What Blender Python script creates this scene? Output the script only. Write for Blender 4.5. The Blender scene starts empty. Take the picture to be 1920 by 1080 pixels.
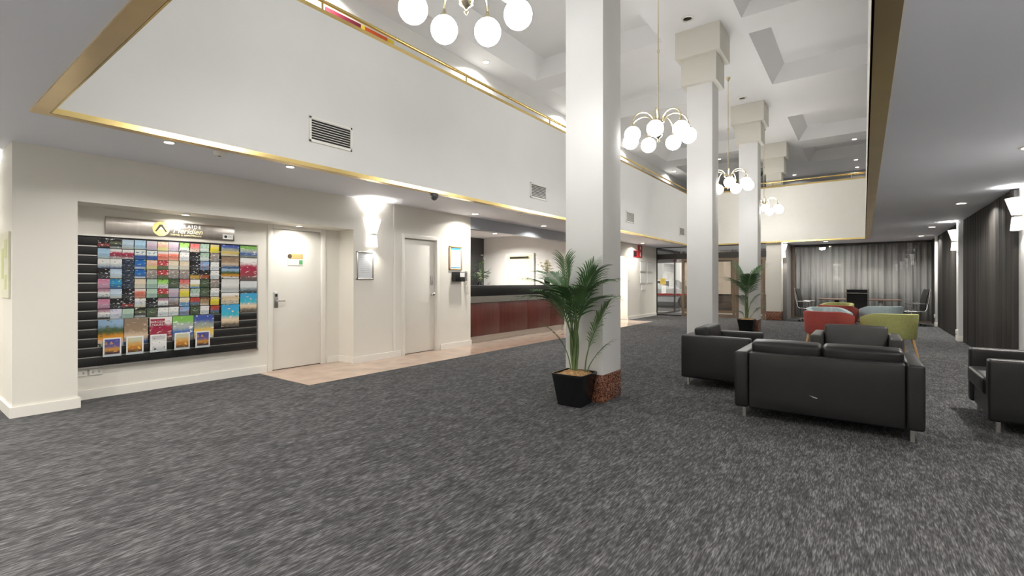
import bpy, bmesh, math, random
from mathutils import Vector, Matrix
random.seed(7)
SC = bpy.context.scene
COL = SC.collection
PI = math.pi
# ------------------------------------------------------------------ camera
F, H, CX, HY = 890.0, 1.27, 960.0, 529.0          # focal length in px, eye height, principal column, horizon row
TH = math.atan(660 / 890.0); S, C = math.sin(TH), math.cos(TH)
cam = bpy.data.cameras.new('camera'); camo = bpy.data.objects.new('camera', cam); COL.objects.link(camo)
cam.sensor_width = 36.0; cam.lens = F * 36.0 / 1920.0; cam.shift_y = (HY - 540.0) / 1920.0
cam.clip_start = 0.05; cam.clip_end = 200
camo.location = (0, 0, H); camo.rotation_euler = (PI / 2, 0, TH)
SC.camera = camo
# ------------------------------------------------------------------ world and exposure
w = bpy.data.worlds.new('night_sky'); SC.world = w; w.use_nodes = True
w.node_tree.nodes['Background'].inputs[0].default_value = (0.03, 0.04, 0.07, 1)
w.node_tree.nodes['Background'].inputs[1].default_value = 0.5
SC.view_settings.view_transform = 'Standard'; SC.view_settings.look = 'None'
SC.view_settings.gamma = 1.0; SC.view_settings.use_curve_mapping = False
SC.view_settings.exposure = 0.85
GLOBE = 16.5            # emission of the chandelier globes
DOWN = 30.0            # watts of a recessed downlight
SCONCE = 1.15         # glow of the sconce shades; the bulbs inside shine up and down
# ------------------------------------------------------------------ photo pixel -> position on a known plane
def P(u, v, z):
    d = (H - z) * F / (v - HY); l = (u - CX) / F * d
    return (-S * d + C * l, C * d + S * l, z)
def onX(u, v, X):
    a = (u - CX) / F; d = X / (-S + C * a); return (X, d * (C + S * a), H - (v - HY) * d / F)
def onY(u, v, Y):
    a = (u - CX) / F; d = Y / (C + S * a); return (d * (-S + C * a), Y, H - (v - HY) * d / F)
# ------------------------------------------------------------------ materials
MATS = {}
def nt(name):
    m = bpy.data.materials.new(name); m.use_nodes = True; t = m.node_tree
    return m, t, t.nodes, t.links, t.nodes['Principled BSDF']
def mat(name, col, rough=.5, metal=0., var=.06, scale=8., bump=0., bscale=60., spec=.5, stretch=None, coat=0.):
    if name in MATS: return MATS[name]
    m, t, N, L, b = nt(name)
    b.inputs['Roughness'].default_value = rough; b.inputs['Metallic'].default_value = metal
    b.inputs['Specular IOR Level'].default_value = spec; b.inputs['Coat Weight'].default_value = coat
    tc = N.new('ShaderNodeTexCoord'); src = tc.outputs['Object']
    if stretch:
        mp = N.new('ShaderNodeMapping'); mp.inputs['Scale'].default_value = stretch; L.new(src, mp.inputs[0]); src = mp.outputs[0]
    nz = N.new('ShaderNodeTexNoise'); nz.inputs['Scale'].default_value = scale; nz.inputs['Detail'].default_value = 3; L.new(src, nz.inputs['Vector'])
    cr = N.new('ShaderNodeValToRGB'); L.new(nz.outputs['Fac'], cr.inputs[0])
    cr.color_ramp.elements[0].position = .3; cr.color_ramp.elements[1].position = .7
    cr.color_ramp.elements[0].color = tuple(max(0, c * (1 - var)) for c in col) + (1,)
    cr.color_ramp.elements[1].color = tuple(min(1, c * (1 + var)) for c in col) + (1,)
    L.new(cr.outputs[0], b.inputs['Base Color'])
    if bump:
        n2 = N.new('ShaderNodeTexNoise'); n2.inputs['Scale'].default_value = bscale; n2.inputs['Detail'].default_value = 2; L.new(src, n2.inputs['Vector'])
        bp = N.new('ShaderNodeBump'); bp.inputs['Strength'].default_value = bump; bp.inputs['Distance'].default_value = .01
        L.new(n2.outputs['Fac'], bp.inputs['Height']); L.new(bp.outputs[0], b.inputs['Normal'])
    MATS[name] = m; return m
def emis(name, col, strength):
    if name in MATS: return MATS[name]
    m, t, N, L, b = nt(name)
    b.inputs['Base Color'].default_value = (.8, .8, .8, 1); b.inputs['Emission Color'].default_value = tuple(col) + (1,)
    b.inputs['Emission Strength'].default_value = strength; MATS[name] = m; return m
def glassmat(name, tint=(1, 1, 1), refl=.9):
    if name in MATS: return MATS[name]
    m, t, N, L, b = nt(name); N.remove(b)
    tr = N.new('ShaderNodeBsdfTransparent'); tr.inputs[0].default_value = tuple(tint) + (1,)
    gl = N.new('ShaderNodeBsdfGlossy'); gl.inputs['Roughness'].default_value = .01; gl.inputs[0].default_value = (refl, refl, refl, 1)
    lw = N.new('ShaderNodeLayerWeight'); pw = N.new('ShaderNodeMath'); pw.operation = 'POWER'; pw.inputs[1].default_value = 5.; L.new(lw.outputs['Facing'], pw.inputs[0])   # Schlick
    fr = N.new('ShaderNodeMath'); fr.operation = 'MULTIPLY_ADD'; fr.inputs[1].default_value = .96; fr.inputs[2].default_value = .04; L.new(pw.outputs[0], fr.inputs[0])
    mx = N.new('ShaderNodeMixShader'); L.new(fr.outputs[0], mx.inputs[0]); L.new(tr.outputs[0], mx.inputs[1]); L.new(gl.outputs[0], mx.inputs[2])
    L.new(mx.outputs[0], N['Material Output'].inputs[0]); MATS[name] = m; return m
def carpet():
    m, t, N, L, b = nt('carpet'); tc = N.new('ShaderNodeTexCoord')
    b.inputs['Roughness'].default_value = .95; b.inputs['Specular IOR Level'].default_value = .1
    def noise(sc, s, det=2.):
        mp = N.new('ShaderNodeMapping'); mp.inputs['Scale'].default_value = sc; L.new(tc.outputs['Object'], mp.inputs[0])
        n = N.new('ShaderNodeTexNoise'); n.inputs['Scale'].default_value = s; n.inputs['Detail'].default_value = det; L.new(mp.outputs[0], n.inputs['Vector']); return n.outputs['Fac']
    a = noise((1, .11, 1), 165, 2.); c = noise((1, .19, 1), 62., 2.); e = noise((1, .5, 1), 9., 3.)
    def mixf(x, y, f):
        mm = N.new('ShaderNodeMix'); mm.inputs[0].default_value = f; L.new(x, mm.inputs[2]); L.new(y, mm.inputs[3]); return mm.outputs[0]
    fac = mixf(mixf(a, c, .40), e, .16)
    cr = N.new('ShaderNodeValToRGB'); L.new(fac, cr.inputs[0]); el = cr.color_ramp.elements
    el[0].position = .33; el[0].color = (.026, .026, .027, 1); el[1].position = .68; el[1].color = (.23, .23, .235, 1)
    q = el.new(.5); q.color = (.074, .074, .077, 1)
    L.new(cr.outputs[0], b.inputs['Base Color'])
    bp = N.new('ShaderNodeBump'); bp.inputs['Strength'].default_value = .5; bp.inputs['Distance'].default_value = .006
    L.new(a, bp.inputs['Height']); L.new(bp.outputs[0], b.inputs['Normal']); MATS['carpet'] = m; return m
def speckle(name, cols, scale, rough):
    m, t, N, L, b = nt(name); tc = N.new('ShaderNodeTexCoord')
    v = N.new('ShaderNodeTexVoronoi'); v.inputs['Scale'].default_value = scale; L.new(tc.outputs['Object'], v.inputs['Vector'])
    sp = N.new('ShaderNodeSeparateColor'); L.new(v.outputs['Color'], sp.inputs[0])
    cr = N.new('ShaderNodeValToRGB'); cr.color_ramp.interpolation = 'CONSTANT'; L.new(sp.outputs[0], cr.inputs[0])
    el = cr.color_ramp.elements; el[0].color = cols[0] + (1,); el[1].position = 1. / len(cols); el[1].color = cols[1] + (1,)
    for i in range(2, len(cols)): q = el.new(i / len(cols)); q.color = cols[i] + (1,)
    L.new(cr.outputs[0], b.inputs['Base Color']); b.inputs['Roughness'].default_value = rough; MATS[name] = m; return m
def streaks(name, c0, c1, sc, rough=.7):
    m, t, N, L, b = nt(name); tc = N.new('ShaderNodeTexCoord')
    mp = N.new('ShaderNodeMapping'); mp.inputs['Scale'].default_value = sc; L.new(tc.outputs['Object'], mp.inputs[0])
    n = N.new('ShaderNodeTexNoise'); n.inputs['Scale'].default_value = 1.; n.inputs['Detail'].default_value = 4; L.new(mp.outputs[0], n.inputs['Vector'])
    cr = N.new('ShaderNodeValToRGB'); L.new(n.outputs['Fac'], cr.inputs[0]); el = cr.color_ramp.elements
    el[0].position = .35; el[0].color = c0 + (1,); el[1].position = .7; el[1].color = c1 + (1,)
    L.new(cr.outputs[0], b.inputs['Base Color']); b.inputs['Roughness'].default_value = rough; MATS[name] = m; return m
WALL = mat('wall_cream', (.78, .755, .69), .55, var=.012, scale=2.)
WALLW = mat('wall_white', (.76, .76, .745), .5, var=.01, scale=2.)
CEIL = mat('ceiling_paint', (.83, .855, .93), .6, var=.01, scale=1.5)
CEILU = mat('ceiling_upper', (.87, .87, .88), .6, var=.01, scale=1.5)
COLW = mat('column_paint', (.83, .83, .825), .45, var=.01, scale=2.)
CAPM = mat('capital_paint', (.72, .70, .63), .5, var=.01, scale=2.)
TRIMW = mat('trim_gloss_white', (.84, .82, .76), .3, var=.01)
DOORM = mat('door_paint', (.80, .78, .72), .35, var=.012, scale=3.)
GOLD = mat('brass_polished', (.86, .66, .28), .22, 1., var=.05, scale=3., stretch=(1, 1, 1))
GOLDD = mat('brass_soffit', (.78, .60, .33), .3, 1., var=.06, scale=2.)
BRASS = mat('chandelier_brass', (.88, .80, .58), .14, 1., var=.03)
CHROME = mat('chrome', (.82, .82, .82), .12, 1., var=.02)
ALU = mat('brushed_aluminium', (.72, .70, .66), .3, 1., var=.06, scale=6., stretch=(1, 1, 30))
STEEL = mat('satin_steel', (.55, .54, .52), .32, 1., var=.05)
DARKM = mat('dark_metal', (.03, .028, .026), .4, var=.1)
BRONZE = mat('bronze_frame', (.22, .165, .12), .38, .6, var=.08)
LEATH = mat('black_leather', (.0085, .0085, .0092), .38, var=.25, scale=5., bump=.12, bscale=220., spec=.5)
LEATHG = mat('grey_leather', (.036, .035, .034), .45, var=.15, scale=5., bump=.12, bscale=220.)
BLACK = mat('black_plastic', (.012, .012, .012), .3, var=.1)
POTM = mat('black_pot', (.008, .008, .009), .22, var=.1)
COIR = mat('coir_fibre', (.46, .27, .12), .95, var=.45, scale=40., bump=.8, bscale=90.)
LEAF = mat('palm_leaf', (.06, .14, .045), .45, var=.35, scale=9.)
LEAF2 = mat('palm_leaf_young', (.11, .21, .06), .45, var=.3, scale=9.)
STEM = mat('palm_stem', (.13, .20, .07), .5, var=.25, scale=12.)
WOODR = streaks('desk_mahogany', (.075, .018, .014), (.125, .034, .026), (14., 14., 1.2), .32)
WOODL = streaks('beech_leg', (.55, .33, .14), (.68, .44, .2), (30., 30., 3.), .4)
WOODT = streaks('table_veneer', (.12, .07, .055), (.19, .12, .095), (3., 30., 30.), .3)
MARBLE = mat('marble_floor', (.50, .37, .29), .13, var=.14, scale=3.5)
GRANITE = speckle('red_granite', [(.045, .02, .015), (.20, .075, .045), (.30, .12, .07), (.12, .045, .03), (.36, .19, .12)], 95., .18)
CARPET = carpet()
STRIPE = streaks('dark_striped_panel', (.007, .0064, .006), (.048, .044, .041), (1., 22., .25), .5)
CURT = streaks('grey_curtain', (.42, .41, .40), (.58, .565, .55), (9., 9., .4), .85)
SLATB = mat('slat_black', (.012, .012, .012), .35, var=.15)
DKWALL = mat('charcoal_wall', (.055, .055, .06), .6, var=.03)
LINT = mat('lintel_paint', (.40, .43, .48), .3, var=.02)
GLASS = glassmat('clear_glass', (.97, .98, .98))
GLASSD = glassmat('smoked_glass', (.84, .81, .77))
ACRYL = glassmat('clear_acrylic', (.93, .95, .96), .8)
LENS = emis('downlight_lens', (1, .95, .86), 14.)
OPAL = emis('opal_globe', (1, .985, .96), GLOBE)
SHADE = emis('sconce_shade', (1, .96, .88), SCONCE)
PAPER = mat('white_paper', (.82, .82, .80), .6, var=.03, scale=20.)
GREYP = mat('grey_fine_print', (.45, .46, .47), .7, var=.3, scale=60.)
# ------------------------------------------------------------------ mesh builder
class MB:
    def __init__(s): s.v = []; s.f = []
    def add(s, v, f):
        o = len(s.v); s.v += [tuple(p) for p in v]; s.f += [tuple(i + o for i in q) for q in f]; return s
    def box(s, x0, y0, z0, x1, y1, z1):
        x0, x1 = sorted((x0, x1)); y0, y1 = sorted((y0, y1)); z0, z1 = sorted((z0, z1))
        return s.add([(x0, y0, z0), (x1, y0, z0), (x1, y1, z0), (x0, y1, z0), (x0, y0, z1), (x1, y0, z1), (x1, y1, z1), (x0, y1, z1)],
                     [(3, 2, 1, 0), (4, 5, 6, 7), (0, 1, 5, 4), (1, 2, 6, 5), (2, 3, 7, 6), (3, 0, 4, 7)])
    def prism(s, poly, z0, z1):
        n = len(poly)
        return s.add([(x, y, z0) for x, y in poly] + [(x, y, z1) for x, y in poly],
                     [tuple(range(n))[::-1], tuple(range(n, 2 * n))] + [(i, (i + 1) % n, n + (i + 1) % n, n + i) for i in range(n)])
    def rings(s, rings, cap=True, closed=False):
        n = len(rings[0]); v = [p for r in rings for p in r]; f = []
        m = len(rings)
        for k in range(m - (0 if closed else 1)):
            a = k * n; b = ((k + 1) % m) * n
            for i in range(n): f.append((a + i, a + (i + 1) % n, b + (i + 1) % n, b + i))
        if cap and not closed: f.append(tuple(range(n))[::-1]); f.append(tuple(range((m - 1) * n, m * n)))
        return s.add(v, f)
    def lathe(s, prof, n=20, c=(0, 0, 0)):
        return s.rings([[(c[0] + r * math.cos(2 * PI * i / n), c[1] + r * math.sin(2 * PI * i / n), c[2] + z) for i in range(n)] for r, z in prof])
    def tube(s, pts, rad, n=8):
        pts = [Vector(p) for p in pts]; R = rad if isinstance(rad, (list, tuple)) else [rad] * len(pts); rr = []
        up = None
        for i, p in enumerate(pts):
            t = (pts[min(i + 1, len(pts) - 1)] - pts[max(i - 1, 0)]).normalized()
            if up is None: up = Vector((0, 0, 1)) if abs(t.z) < .9 else Vector((1, 0, 0))
            a = t.cross(up).normalized(); b2 = a.cross(t).normalized(); up = b2
            rr.append([tuple(p + (a * math.cos(2 * PI * k / n) + b2 * math.sin(2 * PI * k / n)) * R[i]) for k in range(n)])
        return s.rings(rr)
    def sphere(s, c, r, n=20, m=12):
        return s.lathe([(max(1e-4, r * math.sin(PI * k / m)), -r * math.cos(PI * k / m)) for k in range(m + 1)], n, c)
    def cushion(s, c, dim, r=.03, puff=(0, 0, 0), cuts=6):
        hx, hy, hz = (d / 2 for d in dim); r = min(r, hx, hy, hz); g = []
        q = [0, .35, .75] ; ks = sorted(set([-1 + 2 * i / cuts for i in range(cuts + 1)]))
        hs = (hx, hy, hz); ins = [h - r for h in hs]
        def coord(t, ax):       # denser near the rounded edge
            h = hs[ax]; i = ins[ax]; a = abs(t)
            if a <= .5: x = a / .5 * i
            else: x = i + (a - .5) / .5 * r
            return math.copysign(x, t)
        ts = [-1, -.85, -.68, -.5, -.3, -.1, .1, .3, .5, .68, .85, 1]
        idx = {}; v = []; f = []
        def vid(tx, ty, tz):
            k = (tx, ty, tz)
            if k in idx: return idx[k]
            p = [coord(tx, 0), coord(ty, 1), coord(tz, 2)]
            inn = [max(-ins[a], min(ins[a], p[a])) for a in range(3)]
            d = Vector([p[a] - inn[a] for a in range(3)])
            if d.length > 1e-9: d = d.normalized() * r
            o = [inn[a] + d[a] for a in range(3)]
            for a in range(3):
                if abs((tx, ty, tz)[a]) > .99:
                    b1, b2 = [x for x in range(3) if x != a]
                    o[a] += math.copysign(puff[a] * (1 - (p[b1] / hs[b1]) ** 2) * (1 - (p[b2] / hs[b2]) ** 2), (tx, ty, tz)[a])
            idx[k] = len(v); v.append((o[0] + c[0], o[1] + c[1], o[2] + c[2])); return idx[k]
        for a in range(3):
            for sg in (-1, 1):
                for i in range(len(ts) - 1):
                    for j in range(len(ts) - 1):
                        quad = []
                        for (ii, jj) in ((i, j), (i + 1, j), (i + 1, j + 1), (i, j + 1)):
                            t3 = [0, 0, 0]; t3[a] = sg; t3[(a + 1) % 3] = ts[ii]; t3[(a + 2) % 3] = ts[jj]; quad.append(vid(*t3))
                        f.append(tuple(quad if sg > 0 else quad[::-1]))
        return s.add(v, f)
    def rot(s, M):
        s.v = [tuple(M @ Vector(p)) for p in s.v]; return s
    def build(s, name, m, parent=None, smooth=None, bevel=0., seg=2, world=True, origin=True):
        vs = s.v; off = Vector((0, 0, 0))
        if parent is not None:
            if world: off = ROOT.get(parent.as_pointer(), Vector((0, 0, 0)))
        elif origin:
            xs = [p[0] for p in vs]; ys = [p[1] for p in vs]; zs = [p[2] for p in vs]
            off = Vector(((min(xs) + max(xs)) / 2, (min(ys) + max(ys)) / 2, min(zs)))
        me = bpy.data.meshes.new(name)
        me.from_pydata([(p[0] - off.x, p[1] - off.y, p[2] - off.z) for p in vs], [], s.f)
        if bevel:
            bm = bmesh.new(); bm.from_mesh(me)
            bmesh.ops.bevel(bm, geom=list(bm.edges), offset=bevel, segments=seg, affect='EDGES', profile=.5); bm.to_mesh(me); bm.free()
        ms = m if isinstance(m, (list, tuple)) else [m]
        for q in ms: me.materials.append(q)
        if smooth or bevel:
            me.shade_smooth(); me.set_sharp_from_angle(angle=math.radians(smooth if smooth else 50))
        me.update()
        o = bpy.data.objects.new(name, me); COL.objects.link(o)
        if parent is not None:
            o.parent = parent; ROOT[o.as_pointer()] = ROOT.get(parent.as_pointer(), Vector((0, 0, 0)))
        else:
            o.location = off; ROOT[o.as_pointer()] = off
        return o
ROOT = {}
def tag(o, label, cat, group=None):
    o['label'] = label; o['category'] = cat
    if group: o['group'] = group
    return o
def struct(o, label=None):
    o['kind'] = 'structure'
    if label: o['label'] = label
    return o
def thing(name, label, cat, loc, rz=0., group=None):
    o = bpy.data.objects.new(name, None); COL.objects.link(o); o.location = loc; o.rotation_euler = (0, 0, rz); o.empty_display_size = .1
    ROOT[o.as_pointer()] = Vector(loc) if rz == 0 else Vector((0, 0, 0))
    return tag(o, label, cat, group)
def copy_tree(o, parent=None):
    c = o.copy(); COL.objects.link(c)
    if parent is not None: c.parent = parent
    for ch in [k for k in bpy.data.objects if k.parent == o]: copy_tree(ch, c)
    return c
def box(name, m, b, parent=None, bevel=0.): return MB().box(*b).build(name, m, parent, bevel=bevel)
def text(name, s, size, m, loc, rot, parent, shear=0., spacing=1., ext=.0006, align='CENTER'):
    cu = bpy.data.curves.new(name, 'FONT'); cu.body = s; cu.size = size; cu.extrude = ext; cu.align_x = align; cu.align_y = 'CENTER'; cu.shear = shear; cu.space_character = spacing
    cu.resolution_u = 3
    o = bpy.data.objects.new(name + '_tmp', cu); COL.objects.link(o)
    bpy.context.view_layer.update()
    me = bpy.data.meshes.new_from_object(o.evaluated_get(bpy.context.evaluated_depsgraph_get()))
    bpy.data.objects.remove(o)
    M = Matrix.Translation(Vector(loc) - ROOT.get(parent.as_pointer(), Vector((0, 0, 0)))) @ rot.to_4x4()
    me.transform(M); me.materials.clear(); me.materials.append(m)
    q = bpy.data.objects.new(name, me); COL.objects.link(q); q.parent = parent
    ROOT[q.as_pointer()] = ROOT.get(parent.as_pointer(), Vector((0, 0, 0)))
    return q
RLEFT = Matrix(((0, 0, 1), (1, 0, 0), (0, 1, 0)))       # text reading along +Y, facing +X (left wall)
RRIGHT = Matrix(((0, 0, -1), (-1, 0, 0), (0, 1, 0)))    # text reading along -Y, facing -X (right wall)
# ================================================================== THE SHELL
XL, XN, XR = -6.39, -6.77, 1.75      # left wall face, niche back, right wall face
ZC, ZP, ZU = 2.59, 4.40, 5.88        # low ceiling, parapet top, upper beams
AX0, AX1, AY0, AY1 = -5.15, .15, .72, 17.9   # atrium opening in the low ceiling
struct(box('floor', CARPET, (-9.6, -3.2, -.12, 1.95, 20.1, 0)))
mb = MB(); mb.box(-6.9, 3.2, 0, -5.47, 15.0, .004); mb.box(-9.35, 7.15, 0, -6.9, 15.0, .004)
struct(mb.build('floor_marble', MARBLE))
struct(box('trim_3', STEEL, (-5.47, 3.19, 0, -5.462, 15.0, .006)))
# left wall
mb = MB()
mb.box(XN - .15, .78, 0, XL, 1.24, ZC)
mb.box(XN - .15, 1.24, 2.09, XL, 4.47, ZC)
mb.box(XN - .15, 1.24, 0, XN, 3.37, 2.09)
mb.box(XN - .15, 4.18, 0, XN, 4.47, 2.09); mb.box(XN - .15, 3.37, 2.05, XN, 4.18, 2.09)
mb.box(XL - .38, 4.47, 0, XL, 5.47, ZC)
mb.box(XL - .16, 5.47, 2.05, XL, 6.28, ZC)
mb.box(XL - .16, 6.28, 0, XL, 7.21, ZC)
mb.box(XL - .16, 11.1, 0, XL, 14.2, ZC)
mb.box(XL - .16, 14.2, 2.13, XL, 15.14, ZC)
mb.box(XL - .16, 15.14, 0, XL, 17.9, ZC)
struct(mb.build('wall_left', WALL))
struct(box('wall_corridor', mat('corridor_paint', (.80, .77, .69), .5, var=.01), (-9.6, .78, 0, XN - .15, .93, ZC)))
struct(box('wall_corridor_end', WALL, (-9.72, -3.2, 0, -9.6, .93, ZC)))
# corridor seen through the far alcove
mb = MB(); mb.box(-8.4, 15.14, 0, XL - .16, 15.26, ZC); mb.box(-8.4, 13.9, 0, XL - .16, 14.0, ZC); mb.box(-8.5, 13.9, 0, -8.4, 15.26, ZC)
struct(mb.build('wall_alcove', WALL))
# reception room
mb = MB(); mb.box(-9.45, 7.05, 0, -9.3, 11.2, ZC)
struct(mb.build('wall_reception_back', DKWALL))
mb = MB(); mb.box(-9.3, 11.1, 0, XL - .16, 11.25, ZC); mb.box(-9.45, 6.9, 0, XL - .16, 7.05, ZC)
struct(mb.build('wall_reception_side', WALLW))
struct(box('trim_4', LINT, (XL - .14, 7.21, 2.35, XL, 11.1, ZC)))
struct(box('trim_5', TRIMW, (XL - .002, 5.25, .09, XL + .008, 5.285, ZC)))
# right wall, back wall, far wall
mb = MB(); mb.box(XR, -3.2, 0, XR + .18, 20.1, ZC)
struct(mb.build('wall_right', mat('wall_grey', (.60, .60, .60), .5, var=.01)))
struct(box('wall_back', WALL, (-9.72, -3.35, 0, XR + .18, -3.2, ZC)))
mb = MB(); mb.box(-2.1, 19.95, 0, XR, 20.1, ZC); mb.box(-2.2, 18.35, 0, -2.08, 20.1, ZC)
struct(mb.build('wall_far', mat('wall_far_grey', (.25, .24, .235), .7, var=.02)))
# baseboards
def base_run(mb, x0, y0, x1, y1): mb.box(x0, y0, 0, x1, y1, .10)
mb = MB()
for r in ((XL, .76, XL + .02, 1.26), (XN - .1, .76, XL, .78), (XN + .018, 1.24, XL, 1.26), (XN, 1.24, XN + .018, 3.31), (XN, 4.25, XN + .018, 4.452), (XN, 4.452, XL, 4.47), (XL, 4.452, XL + .02, 5.4),
          (XL, 6.35, XL + .02, 7.225), (XL - .16, 7.21, XL, 7.225), (XL, 11.1, XL + .02, 14.2), (XL, 15.14, XL + .02, 17.88)): base_run(mb, *r)
struct(mb.build('baseboard_left', TRIMW))
struct(box('baseboard_corridor', TRIMW, (-9.6, .76, 0, XN - .1, .78, .10)))
# low ceiling round the atrium
mb = MB(); zt = ZC + .06
mb.box(-9.7, -3.3, ZC, AX0 - .001, 20.1, zt); mb.box(AX1, -3.3, ZC, 1.95, 20.1, zt)
mb.box(AX0, -3.3, ZC, AX1, AY0, zt); mb.box(AX0, AY1, ZC, AX1, 20.1, zt)
struct(mb.build('ceiling', CEIL))
# parapets of the gallery
mb = MB()
mb.box(AX0 - .06, AY0 - .06, ZC + .02, AX0 + .09, AY1 + .06, ZP); mb.box(AX1 - .11, AY0 - .06, ZC + .02, AX1 + .06, AY1 + .06, ZP)
mb.box(AX0, AY0 - .06, ZC + .02, AX1, AY0 + .1, ZP)
struct(mb.build('wall_gallery', WALLW))
struct(box('wall_gallery_far', mat('gallery_far_paint', (.80, .785, .72), .5, var=.01), (AX0 + .09, AY1 - .1, ZC + .02, AX1 - .11, AY1 + .06, ZP)))
# brass angle along the foot of the parapets: soffit strip plus upright lip
def brass_edge(name, a, b):
    o = MB().box(*a).build(name, GOLDD); struct(o); l = MB().box(*b).build('lip', GOLD, o); return o
t0, t1 = ZC - .012, ZC + .034
brass_edge('trim_1', (AX0, AY0, t0, AX0 + .1, AY1, ZC + .02), (AX0 + .09, AY0 + .1, t0, AX0 + .102, AY1 - .1, t1))
brass_edge('trim_2', (AX1 - .12, AY0, t0, AX1, AY1, ZC + .02), (AX1 - .122, AY0 + .1, t0, AX1 - .11, AY1 - .1, t1))
brass_edge('trim_6', (AX0 + .1, AY0, t0, AX1 - .12, AY0 + .1, ZC + .02), (AX0 + .1, AY0 + .098, t0, AX1 - .12, AY0 + .11, t1))
brass_edge('trim_7', (AX0 + .1, AY1 - .1, t0, AX1 - .12, AY1, ZC + .02), (AX0 + .1, AY1 - .112, t0, AX1 - .12, AY1 - .1, t1))
# gallery level
mb = MB(); zf = 3.35
mb.box(-6.66, -3.2, zf - .1, AX0 - .06, 24.2, zf); mb.box(AX1 + .06, -3.2, zf - .1, 1.95, 24.2, zf)
mb.box(AX0 - .06, -3.2, zf - .1, AX1 + .06, AY0 - .06, zf); mb.box(AX0 - .06, AY1 + .06, zf - .1, AX1 + .06, 24.2, zf)
struct(mb.build('floor_gallery', mat('gallery_carpet', (.2, .2, .2), .9, var=.1)))
mb = MB(); mb.box(-6.82, -3.2, zf, -6.66, 24.2, 6.4); mb.box(1.8, -3.2, zf, 1.95, 24.2, 6.4); mb.box(-6.66, -3.35, zf, 1.8, -3.2, 6.4)
struct(mb.build('wall_gallery_back', WALLW))
struct(box('wall_gallery_end', mat('gallery_grey', (.42, .42, .43), .6, var=.02), (-6.66, 24.2, zf, 1.8, 24.35, 6.4)))
# upper ceiling with coffers
ys = [(-2.4, .5), (1.1, 4.4), (5.0, 9.04), (9.68, 12.52), (15.22, 18.07), (19.1, 21.5)]
xs = [(-6.04, -3.1), (-1.72, 1.2)]
mb = MB(); yb = [-3.35] + [v for p in ys for v in p] + [24.35]; xb = [-6.82] + [v for p in xs for v in p] + [1.95]
for i in range(len(xb) - 1):
    for j in range(len(yb) - 1):
        x0, x1, y0, y1 = xb[i], xb[i + 1], yb[j], yb[j + 1]
        if (x0, x1) in xs and (y0, y1) in ys:
            a = [(x0, y0, ZU), (x1, y0, ZU), (x1, y1, ZU), (x0, y1, ZU)]
            b = [(x0 + .25, y0 + .03, 6.3), (x1 - .25, y0 + .03, 6.3), (x1 - .25, y1 - .03, 6.3), (x0 + .25, y1 - .03, 6.3)]
            mb.add(a + b, [(7, 6, 5, 4)] + [(k, (k + 1) % 4, 4 + (k + 1) % 4, 4 + k) for k in range(4)])
        else: mb.add([(x0, y0, ZU), (x1, y0, ZU), (x1, y1, ZU), (x0, y1, ZU)], [(3, 2, 1, 0)])
mb.box(-6.82, -3.35, 6.42, 1.95, 24.35, 6.5)
struct(mb.build('ceiling_upper', CEILU))
# ------------------------------------------------------------------ railings on the parapets
def railing(label, p0, p1, posts, wid):
    p0, p1 = Vector(p0), Vector(p1); d = (p1 - p0).normalized(); n = Vector((-d.y, d.x, 0))
    t = thing('gallery_railing', label, 'railing', tuple(p0), group='brass railings round the gallery')
    def bar(z0, z1, a, b, w2):
        q = [p0 + d * a + n * w2, p0 + d * b + n * w2, p0 + d * b - n * w2, p0 + d * a - n * w2]
        return MB().prism([(k.x, k.y) for k in q], z0, z1)
    L = (p1 - p0).length
    bar(ZP, ZP + .05, 0, L, wid).build('base_rail', GOLD, t)
    MB().tube([tuple(p0 + Vector((0, 0, .19))), tuple(p1 + Vector((0, 0, .19)))], .024, 10).build('top_rail', GOLD, t, smooth=60)
    for s in posts:
        q = p0 + d * s
        MB().tube([(q.x, q.y, ZP + .05), (q.x, q.y, ZP + .175)], .014, 8).build('post', GOLD, t, smooth=60)
    return t
railing('long brass handrail along the gallery edge above the reception side', (AX0 + .015, AY0, ZP), (AX0 + .015, AY1, ZP), [2.45 + 2.52 * k for k in range(6)], .075)
railing('brass handrail across the gallery end above the grey curtain', (AX0 + .1, AY1 - .02, ZP), (AX1 - .12, AY1 - .02, ZP), [.4, 2.6, 4.75], .075)
railing('brass handrail on the gallery edge above the striped wall', (AX1 - .025, AY0, ZP), (AX1 - .025, AY1, ZP), [2.45 + 2.52 * k for k in range(6)], .08)
# gallery wall art and notice board glimpsed between rails
a = thing('wall_painting', 'dark red, orange and yellow painting on the upper gallery wall', 'painting', (-6.65, 4.85, 5.0))
for (y0, y1, m) in ((4.15, 4.78, mat('art_maroon', (.16, .012, .03), .6)), (4.86, 5.32, mat('art_orange', (.62, .10, .02), .6))):
    box('canvas', m, (-6.658, y0, 4.7, -6.63, y1, 5.50), a)
for y0, y1 in ((4.78, 4.86), (5.32, 5.46)): box('canvas', mat('art_yellow', (.78, .60, .04), .6), (-6.658, y0, 4.7, -6.632, y1, 5.50), a)
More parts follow.
